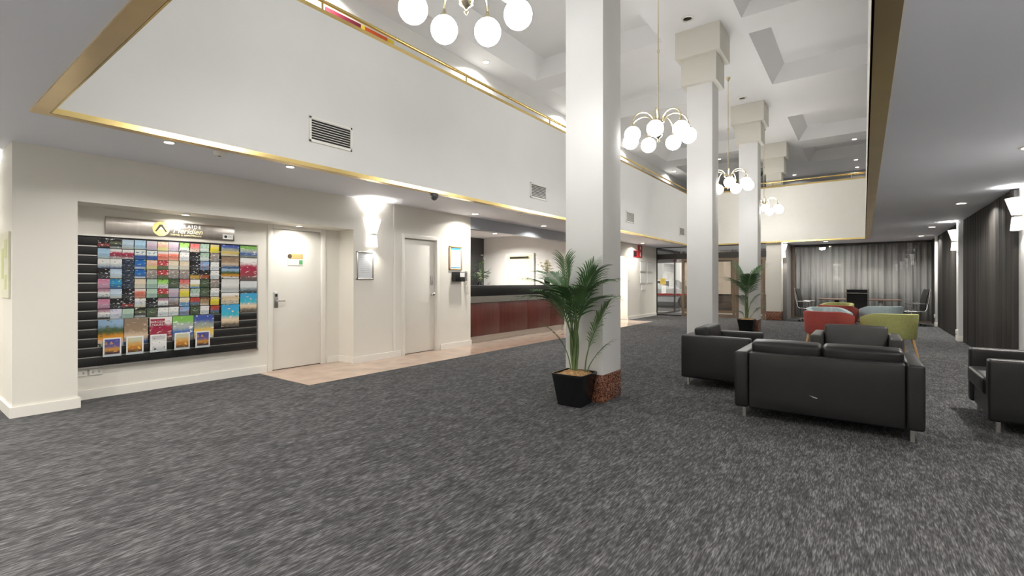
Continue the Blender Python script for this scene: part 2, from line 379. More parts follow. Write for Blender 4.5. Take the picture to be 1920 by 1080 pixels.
# ------------------------------------------------------------------ columns
def column(k, y0, label, plinth):
    x0, x1, y1 = -2.65, -2.2, y0 + .45; xc = (x0 + x1) / 2; yc = (y0 + y1) / 2
    t = thing('column', label, 'column', (xc, yc, 0), group='white square columns')
    box('plinth', plinth, (x0 - .005, y0 - .005, 0, x1 + .005, y1 + .005, .29), t, bevel=.004)
    box('shaft', WALL if k == 3 else COLW, (x0, y0, .29, x1, y1, 4.9), t, bevel=.004)
    box('lower_capital', CAPM, (xc - .31, yc - .31, 4.9, xc + .31, yc + .31, 5.39), t, bevel=.004)
    box('upper_capital', CAPM, (xc - .39, yc - .39, 5.39, xc + .39, yc + .39, ZU), t, bevel=.004)
for k, (y, l) in enumerate(((4.57, 'white square column with a red granite plinth beside the large potted palm'), (9.04, 'white square column rising behind the black armchair, second from the large palm'),
                            (13.6, 'white square column behind the smaller potted palm'), (17.95, 'cream square column beside the grey curtain and the glass doors'))):
    column(k, y, l, GRANITE)
# ------------------------------------------------------------------ chandeliers
def chandelier(x, y, phase, label):
    t = thing('globe_chandelier', label, 'chandelier', (x, y, 3.3), group='brass globe chandeliers down the middle of the atrium')
    MB().lathe([(.012, 0), (.05, .0), (.045, .03), (.015, .07), (.012, .1)][::-1] and [(.006, -.1), (.016, -.08), (.05, -.03), (.055, 0)], 16, (x, y, ZU)).build('ceiling_rose', BRASS, t, smooth=40)
    mb = MB().tube([(x, y, 3.62), (x, y, ZU - .08)], .0085, 8); mb.lathe([(.008, -.03), (.02, -.012), (.02, .012), (.008, .03)], 12, (x, y, 4.72)); mb.build('rod', BRASS, t, smooth=50)
    prof = [(.003, 3.36), (.012, 3.375), (.018, 3.385), (.008, 3.40), (.02, 3.42), (.055, 3.445), (.062, 3.47), (.05, 3.49), (.07, 3.51), (.085, 3.56), (.075, 3.60), (.04, 3.62), (.07, 3.635), (.09, 3.65), (.08, 3.68), (.03, 3.70), (.022, 3.76), (.01, 3.8)]
    MB().lathe(prof, 20, (x, y, 0)).build('hub', BRASS, t, smooth=45)
    for k in range(7):
        a = math.radians(phase + 360 / 7 * k); dx, dy = math.sin(a), math.cos(a)
        pts = []
        for j in range(13):
            u = j / 12; ang = PI * (1 - u)
            r = .255 + .175 * math.cos(ang); z = 3.655 + .155 * math.sin(ang) - .05 * u
            pts.append((x + dx * r, y + dy * r, z))
        arm = MB().tube(pts, .011, 8).build('arm', BRASS, t, smooth=60)
        gx, gy = x + dx * .43, y + dy * .43
        g = MB().sphere((gx, gy, 3.44), .115, 24, 14).build('globe', OPAL, t, smooth=80)
        MB().lathe([(.012, .175), (.018, .16), (.02, .14), (.045, .118), (.05, .10), (.03, .108)], 14, (gx, gy, 3.44)).build('gallery_cap', BRASS, g, smooth=40)
for x, y, ph, l in ((-2.5, 2.77, -68, 'brass chandelier with white globes hanging before the first granite-footed column'), (-2.47, 7.0, -39.4, 'brass chandelier with white globes hanging between the first and second columns'),
                    (-2.46, 11.5, 10, 'brass chandelier with white globes hanging between the second and third columns'), (-2.42, 16.0, 12, 'brass chandelier with white globes hanging beside the far gallery wall')):
    chandelier(x, y, ph, l)
# ------------------------------------------------------------------ downlights
def downlight(x, y, z, label, group, watt=DOWN, r=.075, spread=150, name='downlight'):
    t = thing(name, label, 'downlight', (x, y, z), group=group)
    MB().lathe([(r * .8, -.001), (r * 1.12, -.001), (r * 1.12, -.008), (r * .82, -.014), (r * .8, -.001)], 20, (x, y, z)).build('trim_ring', TRIMW, t, smooth=40)
    MB().lathe([(.001, -.004), (r * .82, -.004), (r * .82, -.001), (.001, -.001)], 20, (x, y, z)).build('lens', LENS, t)
    ld = bpy.data.lights.new('downlight_lamp', 'AREA'); ld.shape = 'DISK'; ld.size = r * 1.5; ld.energy = watt; ld.color = (1, .955, .88); ld.spread = math.radians(spread)
    lo = bpy.data.objects.new('lamp', ld); COL.objects.link(lo); lo.parent = t; lo.location = (0, 0, -.02)
    return t
for y in (1.66, 2.83): downlight(-5.235, y, ZC, 'recessed downlight in the low ceiling by the brochure niche', 'low ceiling downlights by the brochure niche', DOWN * .25, .05)
for y in (6.9, 9.33, 11.9, 15.5): downlight(-6.0, y, ZC, 'recessed downlight in the low ceiling along the reception side', 'low ceiling downlights along the reception', DOWN * .42)
for y in (2.5, 6.72, 10.8, 15.0, 17.7): downlight(1.3, y, ZC, 'recessed downlight in the low ceiling along the striped wall', 'low ceiling downlights along the striped wall', DOWN * .72)
for x in (-.99,): downlight(x, 18.3, ZC, 'recessed downlight in the low ceiling over the meeting table', None, DOWN * .7, spread=175)
for x in (-7.6, -4.6, -2.2, .6):
    for y in (-.7, -2.3): downlight(x, y, ZC, 'unseen fill downlight added in the low ceiling before the atrium', 'added fill downlights before the atrium', DOWN * .8)  # out-of-view downlights added as fill for the near floor
for y in (2.25, 3.68): downlight(-6.56, y, 2.09, 'small downlight in the soffit over the brochure board and white door', 'niche downlights', DOWN * .11, .045, 165)
for x, y in ((-8.0, 8.3), (-8.0, 10.0)): downlight(x, y, ZC, 'downlight in the ceiling behind the reception desk', 'reception room downlights', DOWN * 1.1)
downlight(-7.3, 14.57, ZC, 'downlight lighting the alcove past the reception', None, DOWN * 1.3)
for x, y in [(-6.35, v) for v in (4.1, 7.65, 11.2, 15.2, 19.9)]: downlight(x, y, ZU, 'downlight in the high ceiling beside the gallery wall', 'gallery wall downlights', DOWN * .5)
for x, y in ((-4.36, 18.88), (-.25, 18.84), (-.24, 22.04), (-.22, 23.5), (-2.4, 23.6)): downlight(x, y, ZU, 'downlight in the high ceiling past the far railing', 'far gallery downlights', DOWN * .3)
for x, y in ((-4.8, 19.1), (-3.2, 19.1)): downlight(x, y, ZC, 'downlight in the entrance lobby ceiling', 'entrance downlights', DOWN * 1.3)
# ------------------------------------------------------------------ wall sconces
def sconce(loc, nrm, label, power=1.):
    x, y, z = loc; n = Vector(nrm); t = thing('wall_sconce', label, 'wall lamp', loc, group='hourglass wall sconces')
    side = Vector((-n.y, n.x, 0))
    def half(w0, d0, w1, d1, z0, z1, name):
        rr = []
        for f in range(7):
            u = f / 6; wd = w0 + (w1 - w0) * u; dp = d0 + (d1 - d0) * u; zz = z0 + (z1 - z0) * u
            pts = [Vector((x, y, zz)) - side * wd * math.cos(PI * k / 10) + n * (.004 + dp * math.sin(PI * k / 10)) for k in range(11)]
            rr.append([tuple(p) for p in pts])
        return MB().rings(rr).build(name, SHADE, t, smooth=50)
    for dz, rx in ((.22, PI), (-.16, 0)):
        ld = bpy.data.lights.new('sconce_bulb', 'SPOT'); ld.energy = 22 * power if dz > 0 else 7 * power; ld.color = (1, .95, .86); ld.spot_size = math.radians(128); ld.spot_blend = .9; ld.shadow_soft_size = .04
        lo = bpy.data.objects.new('bulb', ld); COL.objects.link(lo); lo.parent = t; lo.location = n * .07 + Vector((0, 0, dz + .05 if dz > 0 else dz - .05)); lo.rotation_euler = (rx, 0, 0)
    half(.085, .085, .16, .15, z + .02, z + .25, 'upper_shade'); half(.10, .10, .085, .085, z - .19, z - .01, 'lower_shade')
    MB().box(-.04 + x if abs(n.x) < .5 else x, y - .04 if abs(n.y) < .5 else y, z - .012, x + .04 if abs(n.x) < .5 else x + n.x * .08, y + .04 if abs(n.y) < .5 else y + n.y * .08, z + .022).build('bracket', STEEL, t)
sconce((XL, 4.80, 2.03), (1, 0, 0), 'hourglass wall sconce above the framed notice by the corner')
sconce((XR - .13, 14.0, 2.15), (-1, 0, 0), 'hourglass wall sconce on the white pilaster between striped panels')
sconce((XR - .03, 9.35, 2.17), (-1, 0, 0), 'hourglass wall sconce above the white icon notice on the grey wall')
sconce((-2.195, 18.12, 2.28), (1, 0, 0), 'hourglass wall sconce on the cream column beside the curtain')
sconce((XR - .03, 4.85, 2.17), (-1, 0, 0), 'unseen hourglass sconce added as fill on the grey wall behind the side armchair')  # unseen sconce, added to throw light up onto the low ceiling
sconce((XR - .03, .35, 2.17), (-1, 0, 0), 'unseen hourglass sconce added as fill on the grey wall before the atrium')  # also added out of view, for the same ceiling fill
for x, l in ((-7.2, 'by the corridor end'), (-4.4, 'at its middle'), (-1.6, 'by the grey wall corner')): sconce((x, -3.2, 2.03), (0, 1, 0), 'unseen hourglass sconce added as fill on the rear wall ' + l, 5.)  # invented behind the camera, extra strong to brighten the low ceiling
sconce((-7.35, .78, 2.03), (0, -1, 0), 'hourglass wall sconce on the corridor wall past the brochure niche', 2.)
# ================================================================== LEFT WALL FITTINGS
def flush_door(n, x, y0, y1, label):
    d = box('door_%d' % n, DOORM, (x - .045, y0, .012, x, y1, 2.035), bevel=.002); struct(d, label)
    return d
def door_frame(n, xf, y0, y1, back, parent):
    mb = MB()
    for a, b in ((y0 - .07, y0 - .004), (y1 + .004, y1 + .07)): mb.box(xf - back, a, 0, xf + .014, b, 2.11)
    mb.box(xf - back, y0 - .004, 2.04, xf + .014, y1 + .004, 2.11)
    return mb.build('frame', TRIMW, parent, bevel=.003)
d1 = flush_door(1, XN - .03, 3.40, 4.155, 'cream flush door with card lock beside the brochure board'); door_frame(1, XN, 3.40, 4.155, .1, d1)
lk = box('lock_plate', STEEL, (XN - .03, 3.43, .90, XN - .015, 3.49, 1.13), d1, bevel=.004)
MB().tube([(XN - .015, 3.462, 1.0), (XN + .04, 3.462, 1.0), (XN + .045, 3.50, 1.0), (XN + .045, 3.56, .998)], .011, 8).build('lever', CHROME, lk, smooth=60)
box('card_slot', BLACK, (XN - .015, 3.445, 1.06, XN - .008, 3.475, 1.10), lk)
sg = box('door_sign', PAPER, (XN - .03, 3.64, 1.52, XN - .024, 3.87, 1.69), d1)
box('gold_band', mat('sign_gold', (.60, .45, .18), .4), (XN - .0245, 3.66, 1.615, XN - .0225, 3.87, 1.69), sg)
MB().lathe([(.001, 0), (.032, 0), (.032, .002), (.001, .002)], 20).rot(Matrix(((0, 0, 1), (1, 0, 0), (0, 1, 0)))).rot(Matrix.Identity(3)).add([], []).build('emblem', mat('emblem_dark', (.10, .07, .04), .5), sg, world=False).location = Vector((XN - .0225, 3.665, 1.652)) - ROOT[d1.as_pointer()]
box('green_patch', mat('sign_green', (.12, .42, .16), .5), (XN - .0245, 3.81, 1.535, XN - .0225, 3.865, 1.60), sg)
box('threshold_gap', BLACK, (XN - .05, 3.40, .001, XN - .031, 4.155, .012), d1)
d2 = flush_door(2, XL - .06, 5.495, 6.255, 'cream flush door between the wall sconce and the reception'); door_frame(2, XL, 5.495, 6.255, .13, d2)
lk = box('lock_case', STEEL, (XL - .06, 6.165, 1.22, XL - .035, 6.205, 1.38), d2, bevel=.006)
MB().lathe([(.001, 0), (.026, 0), (.026, .008), (.012, .012), (.012, .04), (.028, .05), (.03, .068), (.001, .078)], 16).rot(Matrix(((0, 0, 1), (1, 0, 0), (0, 1, 0)))).build('knob', CHROME, d2, smooth=40, world=False).location = Vector((XL - .06, 6.185, 1.05)) - ROOT[d2.as_pointer()]
# framed notice under the sconce
f = thing('picture_frame', 'silver framed white notice under the wall sconce', 'picture', (XL, 4.675, 1.3))
box('print', mat('notice_grey', (.62, .645, .67), .35, var=.03), (XL, 4.535, 1.33, XL + .012, 4.815, 1.74), f)
mb = MB()
for b in ((4.52, 1.31, 4.54, 1.755), (4.81, 1.31, 4.83, 1.755), (4.52, 1.31, 4.83, 1.33), (4.52, 1.735, 4.83, 1.755)): mb.box(XL, b[0], b[1], XL + .022, b[2], b[3])
mb.build('frame', ALU, f, bevel=.002)
for k in range(9): box('print_line', GREYP, (XL + .012, 4.58 + .01 * (k % 3), 1.66 - .03 * k, XL + .0125, 4.77 - .012 * (k % 2), 1.668 - .03 * k), f)
# poster by the desk
f = thing('framed_poster', 'small wood-framed white and blue poster beside the reception opening', 'poster', (XL, 6.75, 1.5))
box('sheet', PAPER, (XL, 6.61, 1.53, XL + .012, 6.91, 1.945), f)
box('blue_header', mat('poster_blue', (.10, .42, .66), .5), (XL + .012, 6.63, 1.89, XL + .0125, 6.90, 1.935), f)
box('blue_footer', mat('poster_blue', (.10, .42, .66), .5), (XL + .012, 6.63, 1.54, XL + .0125, 6.90, 1.56), f)
for k in range(7): box('print_line', GREYP, (XL + .012, 6.65, 1.60 + .036 * k, XL + .0125, 6.88 - .02 * (k % 3), 1.606 + .036 * k), f)
mb = MB()
for b in ((6.585, 1.51, 6.61, 1.965), (6.91, 1.51, 6.935, 1.965), (6.585, 1.51, 6.935, 1.53), (6.585, 1.945, 6.935, 1.965)): mb.box(XL, b[0], b[1], XL + .024, b[2], b[3])
mb.build('frame', WOODL, f, bevel=.002)
# wall intercom phone
t = thing('wall_phone', 'black wall phone with coiled cord and white card under the poster', 'phone', (XL, 6.82, 1.28))
box('body', BLACK, (XL, 6.66, 1.28, XL + .11, 6.93, 1.47), t, bevel=.012)
box('card', PAPER, (XL + .11, 6.78, 1.37, XL + .114, 6.91, 1.455), t); box('keypad', DARKM, (XL + .11, 6.79, 1.30, XL + .114, 6.90, 1.355), t)
mb = MB(); mb.cushion((XL + .05, 7.02, 1.39), (.05, .05, .2), .02)
mb.build('handset', STEEL, t, smooth=60)
pts = [(XL + .05 + .018 * math.cos(k * .9), 7.03 + .018 * math.sin(k * .9) + .03 * math.sin(k / 50 * PI), 1.29 - .26 * math.sin(k / 60 * PI)) for k in range(61)]
MB().tube(pts, .004, 5).build('cord', STEEL, t, smooth=60)
# corridor picture at the left edge
t = thing('wall_notice', 'pale green and cream poster on the corridor wall', 'poster', (-6.62, .78, 1.1))
box('sheet', mat('poster_cream', (.74, .73, .58), .5, var=.03), (-6.95, .765, 1.12, -6.47, .779, 1.75), t)
for k, (x, z0, z1) in enumerate(((-6.62, 1.2, 1.34), (-6.62, 1.5, 1.68), (-6.8, 1.3, 1.6))): box('print_block', mat('poster_green', (.60, .64, .32), .5), (x - .07, .763, z0, x + .05, .765, z1), t)
# power outlets below the board
for k, (y0, y1) in enumerate(((1.275, 1.39), (1.405, 1.52))):
    o = thing('power_outlet', 'white power outlet on the niche wall under the brochure board', 'outlet', (XN, (y0 + y1) / 2, .25), group='outlets under the board')
    box('plate', TRIMW, (XN, y0, .255, XN + .012, y1, .325), o, bevel=.003)
    for q in (0, 1): box('socket', GREYP, (XN + .012, y0 + .025 + .05 * q, .275, XN + .0125, y0 + .04 + .05 * q, .30), o)
# ------------------------------------------------------------------ brochure board
BX = -6.72
rack = thing('brochure_board', 'black slat board with silver grooves in the wall niche', 'display board', (XN, 2.23, .33))
box('backing', BLACK, (XN, 1.26, .35, XN + .018, 3.17, 1.775), rack)
for k in range(14):
    z = .36 + k * .1008
    box('slat', SLATB, (XN + .018, 1.262, z, BX - .0008, 3.16, z + .088), rack, bevel=.002)
    if k: box('groove_strip', ALU, (XN + .018, 1.262, z - .0125, BX - .010, 3.16, z - .003), rack)
mb = MB(); mb.box(XN, 1.255, .335, BX + .002, 3.175, .355); mb.box(XN, 3.158, .335, BX + .002, 3.175, 1.78); mb.box(XN, 1.255, 1.772, BX + .002, 3.175, 1.782)
mb.build('frame', ALU, rack)
# sign above the board
sg = thing('wall_sign', 'brushed metal sign with gold emblem above the brochure board', 'sign', (XN, 2.2, 1.81))
box('plate', mat('sign_metal', (.50, .46, .42), .28, 1., var=.08, scale=3., stretch=(1, 6, 1)), (XN + .012, 1.54, 1.815, XN + .03, 2.88, 2.0), sg, bevel=.002)
mb = MB().lathe([(.001, 0), (.086, 0), (.086, .004), (.001, .004)], 32).rot(RLEFT)
e = mb.build('emblem_disc', mat('emblem_gold', (.80, .66, .24), .35), sg, world=False); e.location = Vector((XN + .03, 2.055, 1.907)) - Vector(sg.location)
mb = MB()
for sgn in (-1, 1):
    q = [(0, .05), (sgn * .014, .05), (sgn * .062, -.035), (sgn * .045, -.035), (0, .03)]
    q = q if sgn > 0 else q[::-1]
    mb.add([(.0045, a, b) for a, b in q] + [(.006, a, b) for a, b in q], [tuple(range(5)), tuple(range(5, 10))[::-1]] + [(i, (i + 1) % 5, 5 + (i + 1) % 5, 5 + i) for i in range(5)])
e2 = mb.build('peak_mark', DARKM, e, world=False)
MB().box(.0045, -.04, -.006, .0056, .04, .012).build('peak_snow', PAPER, e, world=False)
LET = mat('sign_letter_white', (.86, .84, .78), .4); LETG = mat('sign_letter_gold', (.80, .68, .36), .4)
text('lettering', 'ADELAIDE', .055, LET, (XN + .0305, 2.32, 1.957), RLEFT, sg, spacing=1.35)
text('lettering', 'Meridien', .09, LETG, (XN + .0305, 2.335, 1.897), RLEFT, sg, shear=.35)
text('lettering', 'HOTEL & APARTMENTS', .027, LETG, (XN + .0305, 2.32, 1.845), RLEFT, sg, spacing=1.2)
b_ = box('sticker', PAPER, (XN + .03, 2.735, 1.835, XN + .0315, 2.86, 1.90), sg)
MB().lathe([(.001, 0), (.018, 0), (.018, .001), (.001, .001)], 16).rot(RLEFT).build('sticker_dot', DARKM, b_, world=False).location = Vector((XN + .0315, 2.77, 1.867)) - Vector(sg.location)
for k in range(2): box('sticker_line', GREYP, (XN + .0315, 2.80, 1.855 + .018 * k, XN + .032, 2.845, 1.861 + .018 * k), b_)
# leaflets: designs are (words, bands from top to bottom, blob colour)
W_ = (.78, .78, .76); K_ = (.02, .02, .022)
DES = {
 'kr': ('black and red', [K_, K_, (.45, .05, .04), K_], W_), 'kg': ('black and olive', [K_, (.16, .18, .10), K_, (.5, .5, .45)], W_),
 'pb': ('pale blue', [(.48, .60, .72), (.55, .66, .76), (.6, .68, .74), (.62, .58, .48)], (.3, .42, .55)), 'lb': ('light blue', [(.36, .55, .72), (.42, .62, .78), (.42, .6, .76), (.5, .6, .6)], (.2, .36, .55)),
 'mv': ('mauve', [(.52, .50, .54), (.58, .42, .50), (.62, .45, .52), (.5, .42, .5)], (.4, .45, .6)), 'py': ('pink and yellow', [(.72, .62, .45), (.72, .42, .36), (.75, .62, .25), (.72, .66, .3)], (.75, .3, .25)),
 'gw': ('bright green and white', [(.30, .62, .12), (.38, .66, .22), W_, W_], K_), 'rp': ('red and pink', [(.66, .16, .16), (.68, .22, .2), (.72, .56, .46), (.74, .62, .5)], (.5, .1, .1)),
 'sw': ('sage green and white', [(.38, .52, .42), (.42, .56, .46), W_, (.5, .6, .52)], K_), 'ye': ('yellow', [(.72, .60, .30), (.80, .68, .05), (.82, .70, .04), (.78, .62, .1)], (.6, .45, .5)),
 'ms': ('white and maroon shield', [W_, (.40, .03, .08), (.36, .03, .07), (.55, .48, .44)], W_), 'wb': ('white and blue', [(.7, .74, .7), (.66, .7, .66), (.03, .08, .30), (.04, .12, .36)], (.03, .1, .35)),
 'co': ('coral red', [(.74, .66, .62), (.70, .18, .12), (.66, .16, .10), (.7, .3, .2)], (.75, .5, .4)), 'wg': ('white with a grey motif', [W_, W_, (.7, .7, .7), W_], (.35, .36, .38)),
 'kt': ('plain black with white title', [K_, K_, K_, K_], (.6, .6, .6)), 'bt': ('brown with close text', [(.34, .29, .26), (.3, .25, .22), (.36, .31, .28), (.3, .26, .23)], W_),
 'wa': ('white with a grey arch', [W_, W_, (.68, .7, .7), (.10, .14, .30)], (.45, .5, .48)), 'dn': ('dark navy', [(.03, .045, .075), (.02, .03, .055), (.02, .035, .06), (.02, .03, .05)], (.4, .42, .45)),
 'bl': ('royal blue', [(.02, .12, .40), (.02, .16, .50), (.02, .12, .42), (.6, .65, .7)], (.6, .65, .3)), 'cr': ('crimson and green', [(.45, .04, .05), (.5, .05, .06), (.12, .14, .05), (.1, .16, .06)], W_),
 'cc': ('cream', [(.72, .62, .46), (.74, .64, .5), (.72, .66, .54), (.74, .68, .56)], (.62, .5, .3)), 'bp': ('blue photo', [(.22, .38, .66), (.3, .45, .7), (.16, .2, .3), (.2, .3, .5)], (.5, .25, .2)),
 'ko': ('black and orange', [K_, K_, (.70, .42, .06), (.5, .3, .05)], W_), 'kx': ('black and rust red', [K_, K_, (.50, .12, .04), (.4, .1, .04)], W_),
 'pk': ('pink', [(.56, .22, .34), (.60, .28, .40), (.62, .36, .46), (.5, .2, .3)], (.75, .55, .62)), 'tb': ('teal blue', [(.02, .22, .46), (.02, .30, .55), (.02, .2, .42), (.03, .12, .3)], (.75, .72, .1)),
 'sa': ('sage green', [(.40, .54, .44), (.42, .56, .46), (.36, .50, .42), (.38, .52, .44)], (.5, .62, .54)), 'dg': ('dark green', [(.07, .10, .06), (.08, .12, .07), (.12, .14, .08), (.06, .1, .05)], (.45, .45, .4)),
 'wy': ('white and yellow', [W_, W_, (.76, .6, .12), (.12, .3, .55)], W_), 'wc': ('small white card', [(.45, .24, .32), W_, W_, K_], (.2, .2, .2)),
 'ds': ('brown dusk photo', [(.32, .34, .40), (.30, .28, .30), (.28, .18, .15), (.15, .10, .09)], (.5, .45, .4)), 'cb': ('cream and blue', [(.74, .68, .52), (.7, .6, .42), (.12, .32, .58), (.2, .4, .62)], W_),
 'rl': ('red and blue lake', [(.42, .06, .04), (.4, .06, .05), (.12, .22, .36), (.12, .14, .10)], (.4, .4, .3)), 'se': ('sepia', [(.12, .07, .04), (.36, .22, .12), (.42, .28, .16), (.7, .6, .48)], (.7, .5, .3)),
 'li': ('pale lilac', [(.62, .62, .72), (.66, .66, .74), (.68, .68, .74), (.7, .7, .74)], (.3, .3, .45)), 'go': ('white with a gold motif', [W_, (.6, .62, .7), W_, (.72, .64, .44)], (.42, .28, .08)),
}
def leafmat(k):
    nm = 'leaflet_' + k
    if nm in MATS: return MATS[nm]
    words, bands, blob = DES[k]; m, t, N, L, b = nt(nm); b.inputs['Roughness'].default_value = .35
    tc = N.new('ShaderNodeTexCoord'); sp = N.new('ShaderNodeSeparateXYZ'); L.new(tc.outputs['Generated'], sp.inputs[0])
    nz = N.new('ShaderNodeTexNoise'); nz.inputs['Scale'].default_value = 5.5; nz.inputs['Detail'].default_value = 4; L.new(tc.outputs['Generated'], nz.inputs['Vector'])
    ma = N.new('ShaderNodeMath'); ma.operation = 'MULTIPLY_ADD'; L.new(nz.outputs['Fac'], ma.inputs[0]); ma.inputs[1].default_value = .22; L.new(sp.outputs['Z'], ma.inputs[2])
    cr = N.new('ShaderNodeValToRGB'); L.new(ma.outputs[0], cr.inputs[0]); cr.color_ramp.interpolation = 'EASE'
    el = cr.color_ramp.elements; bb = bands[::-1]; pos = [.18, .42, .68, .95]
    el[0].position = pos[0]; el[0].color = bb[0] + (1,); el[1].position = pos[3]; el[1].color = bb[3] + (1,)
    for i in (1, 2): q = el.new(pos[i]); q.color = bb[i] + (1,)
    # blob / lettering rows in the middle
    wv = N.new('ShaderNodeTexNoise'); wv.inputs['Scale'].default_value = 3.6; wv.inputs['Detail'].default_value = 2
    mp = N.new('ShaderNodeMapping'); mp.inputs['Scale'].default_value = (1, .9, 2.2); mp.inputs['Location'].default_value = (len(words), ord(k[0]), ord(k[1])); L.new(tc.outputs['Generated'], mp.inputs[0]); L.new(mp.outputs[0], wv.inputs['Vector'])
    gt = N.new('ShaderNodeMath'); gt.operation = 'GREATER_THAN'; gt.inputs[1].default_value = .625; L.new(wv.outputs['Fac'], gt.inputs[0])
    mx = N.new('ShaderNodeMix'); mx.data_type = 'RGBA'; L.new(gt.outputs[0], mx.inputs[0]); L.new(cr.outputs[0], mx.inputs[6]); mx.inputs[7].default_value = tuple(blob) + (1,)
    L.new(mx.outputs[2], b.inputs['Base Color']); MATS[nm] = m; return m
def leaflet_mesh(wd, ht, th, lean):
    return MB().add([(0, -wd / 2, 0), (th, -wd / 2, 0), (th, wd / 2, 0), (0, wd / 2, 0), (lean, -wd / 2, ht), (lean + th, -wd / 2, ht), (lean + th, wd / 2, ht), (lean, wd / 2, ht)],
                    [(3, 2, 1, 0), (4, 5, 6, 7), (0, 1, 5, 4), (1, 2, 6, 5), (2, 3, 7, 6), (3, 0, 4, 7)])
def place_leaflet(k, y, z, wd, ht, label, group, x=BX, name='leaflet', lean=.012):
    m = leaflet_mesh(wd, ht, .006, lean); m.v = [(p[0] + x, p[1] + y, p[2] + z) for p in m.v]
    return tag(m.build(name, leafmat(k) if isinstance(k, str) else k, None), label, 'leaflet' if name == 'leaflet' else 'brochure', group)
def pocket(y, z, wd, x=BX, ht=.05):
    mb = MB(); mb.box(x + .022, y - wd / 2, z - .0022, x + .024, y + wd / 2, z + ht); mb.box(x, y - wd / 2, z - .0022, x + .022, y + wd / 2, z - .0004); return mb.build('acrylic_pocket', ACRYL, rack)
GRID = ['kr kg pb lb mv py mv gw rp sw ye', 'lb ms ms wb wb co co wg kt sw bt', 'wa wa dn bl py cr cc cc kt bp wg', 'kt pb dn bl bt cr bt bt ko kx wg',
        'pk tb dn cc sa gw dg rp wy dg bt', 'wc pb kt co sa cr mv ye sw dg wg', 'pk kt kr go kt wc ds cb rl se ye', 'wc li sa kg dg wg wg bp dg wg rl']
ORD = ['first', 'second', 'third', 'fourth', 'fifth', 'sixth', 'seventh', 'eighth', 'ninth', 'tenth', 'eleventh']
NUM = ['top', 'second', 'third', 'fourth', 'fifth', 'sixth', 'seventh', 'eighth']
cx0 = [onX(120 + x / 3.375, 460, BX)[1] for x in (250, 327, 403, 480, 555, 625, 692, 760, 827, 888, 952)]
for r, row in enumerate(GRID):
    for c, k in enumerate(row.split()):
        y = cx0[c]; top = 1.752 - r * .1115 - (.002 * (c % 3)); wd = (.103 if c < 9 else .098); ht = .1035 + .001 * ((r * 5 + c * 3) % 3)
        w0 = DES[k][0]
        place_leaflet(k, y, top - ht, wd, ht, '%s leaflet, %s row of the board, %s from bare end' % (w0, NUM[r], ORD[c]), 'leaflets on the slat board')
        pocket(y, top - ht, wd + .002)
# large brochures: two columns by the door end
BIGD = {'sun': ('blue and yellow tour brochure', [(.06, .10, .36), (.3, .34, .3), (.75, .52, .10), (.72, .6, .4)], W_), 'gre': ('green and blue brochure', [(.22, .5, .10), (.4, .44, .42), (.04, .13, .40), (.3, .3, .26)], W_),
        'cave': ('brown canyon brochure', [(.26, .19, .13), (.30, .21, .14), (.62, .48, .34), (.05, .12, .3)], (.5, .38, .26)), 'mar': ('maroon wine-glass brochure', [W_, (.34, .02, .06), (.30, .04, .06), (.16, .10, .09)], (.6, .5, .45)),
        'mtn': ('mountain brochure with an orange band', [(.28, .42, .58), (.06, .10, .04), (.70, .30, .03), W_], (.12, .14, .06)), 'gry': ('pale grey brochure', [(.64, .64, .62), (.68, .68, .66), (.5, .5, .48), (.66, .65, .62)], (.6, .6, .6)),
        'lak': ('pale lake brochure', [(.66, .68, .70), (.62, .65, .68), (.25, .3, .32), (.05, .06, .07)], (.6, .64, .66)), 'bea': ('beach brochure', [(.06, .36, .62), (.05, .42, .55), (.74, .58, .40), (.14, .11, .08)], (.76, .6, .44)),
        'cam': ('cream camel-train brochure', [W_, (.62, .50, .32), (.70, .58, .42), (.74, .64, .5)], (.2, .13, .07)), 'cit': ('night skyline booklet', [(.07, .08, .30), (.14, .11, .28), (.55, .26, .05), (.06, .04, .05)], (.55, .3, .1)),
        'des': ('orange desert booklet', [(.55, .55, .40), (.60, .36, .12), (.50, .20, .04), (.14, .08, .04)], (.75, .45, .08)), 'dot': ('white booklet with dark objects', [(.5, .5, .5), W_, (.7, .7, .7), (.55, .55, .56)], (.05, .04, .04))}
DES.update(BIGD)
ya, yb_ = onX(120 + 1050 / 3.375, 470, BX)[1], onX(120 + 1165 / 3.375, 470, BX)[1]
for c, (y, lst) in enumerate(((ya, (('sun', 1.757, .143), ('cave', 1.607, .15), ('mtn', 1.45, .133), ('gry', 1.31, .173), ('cam', 1.13, .146), ('bea', .977, .295))), (yb_, (('gre', 1.757, .154), ('mar', 1.596, .304), ('lak', 1.285, .158), ('bea', 1.12, .25))))):
    for r, (k, top, ht) in enumerate(lst):
        place_leaflet(k, y, top - ht, .214, ht, '%s, %s in the %s wide pile by the door end' % (DES[k][0], ORD[r], ('inner', 'outer')[c]), 'wide brochures on the slat board', name='brochure')
        pocket(y, top - ht, .216)
a4 = [(295, 'mtn', .74), (455, 'cave', .738), (611, 'mar', .735), (752, 'gre', .732), (884, 'sun', .73)]
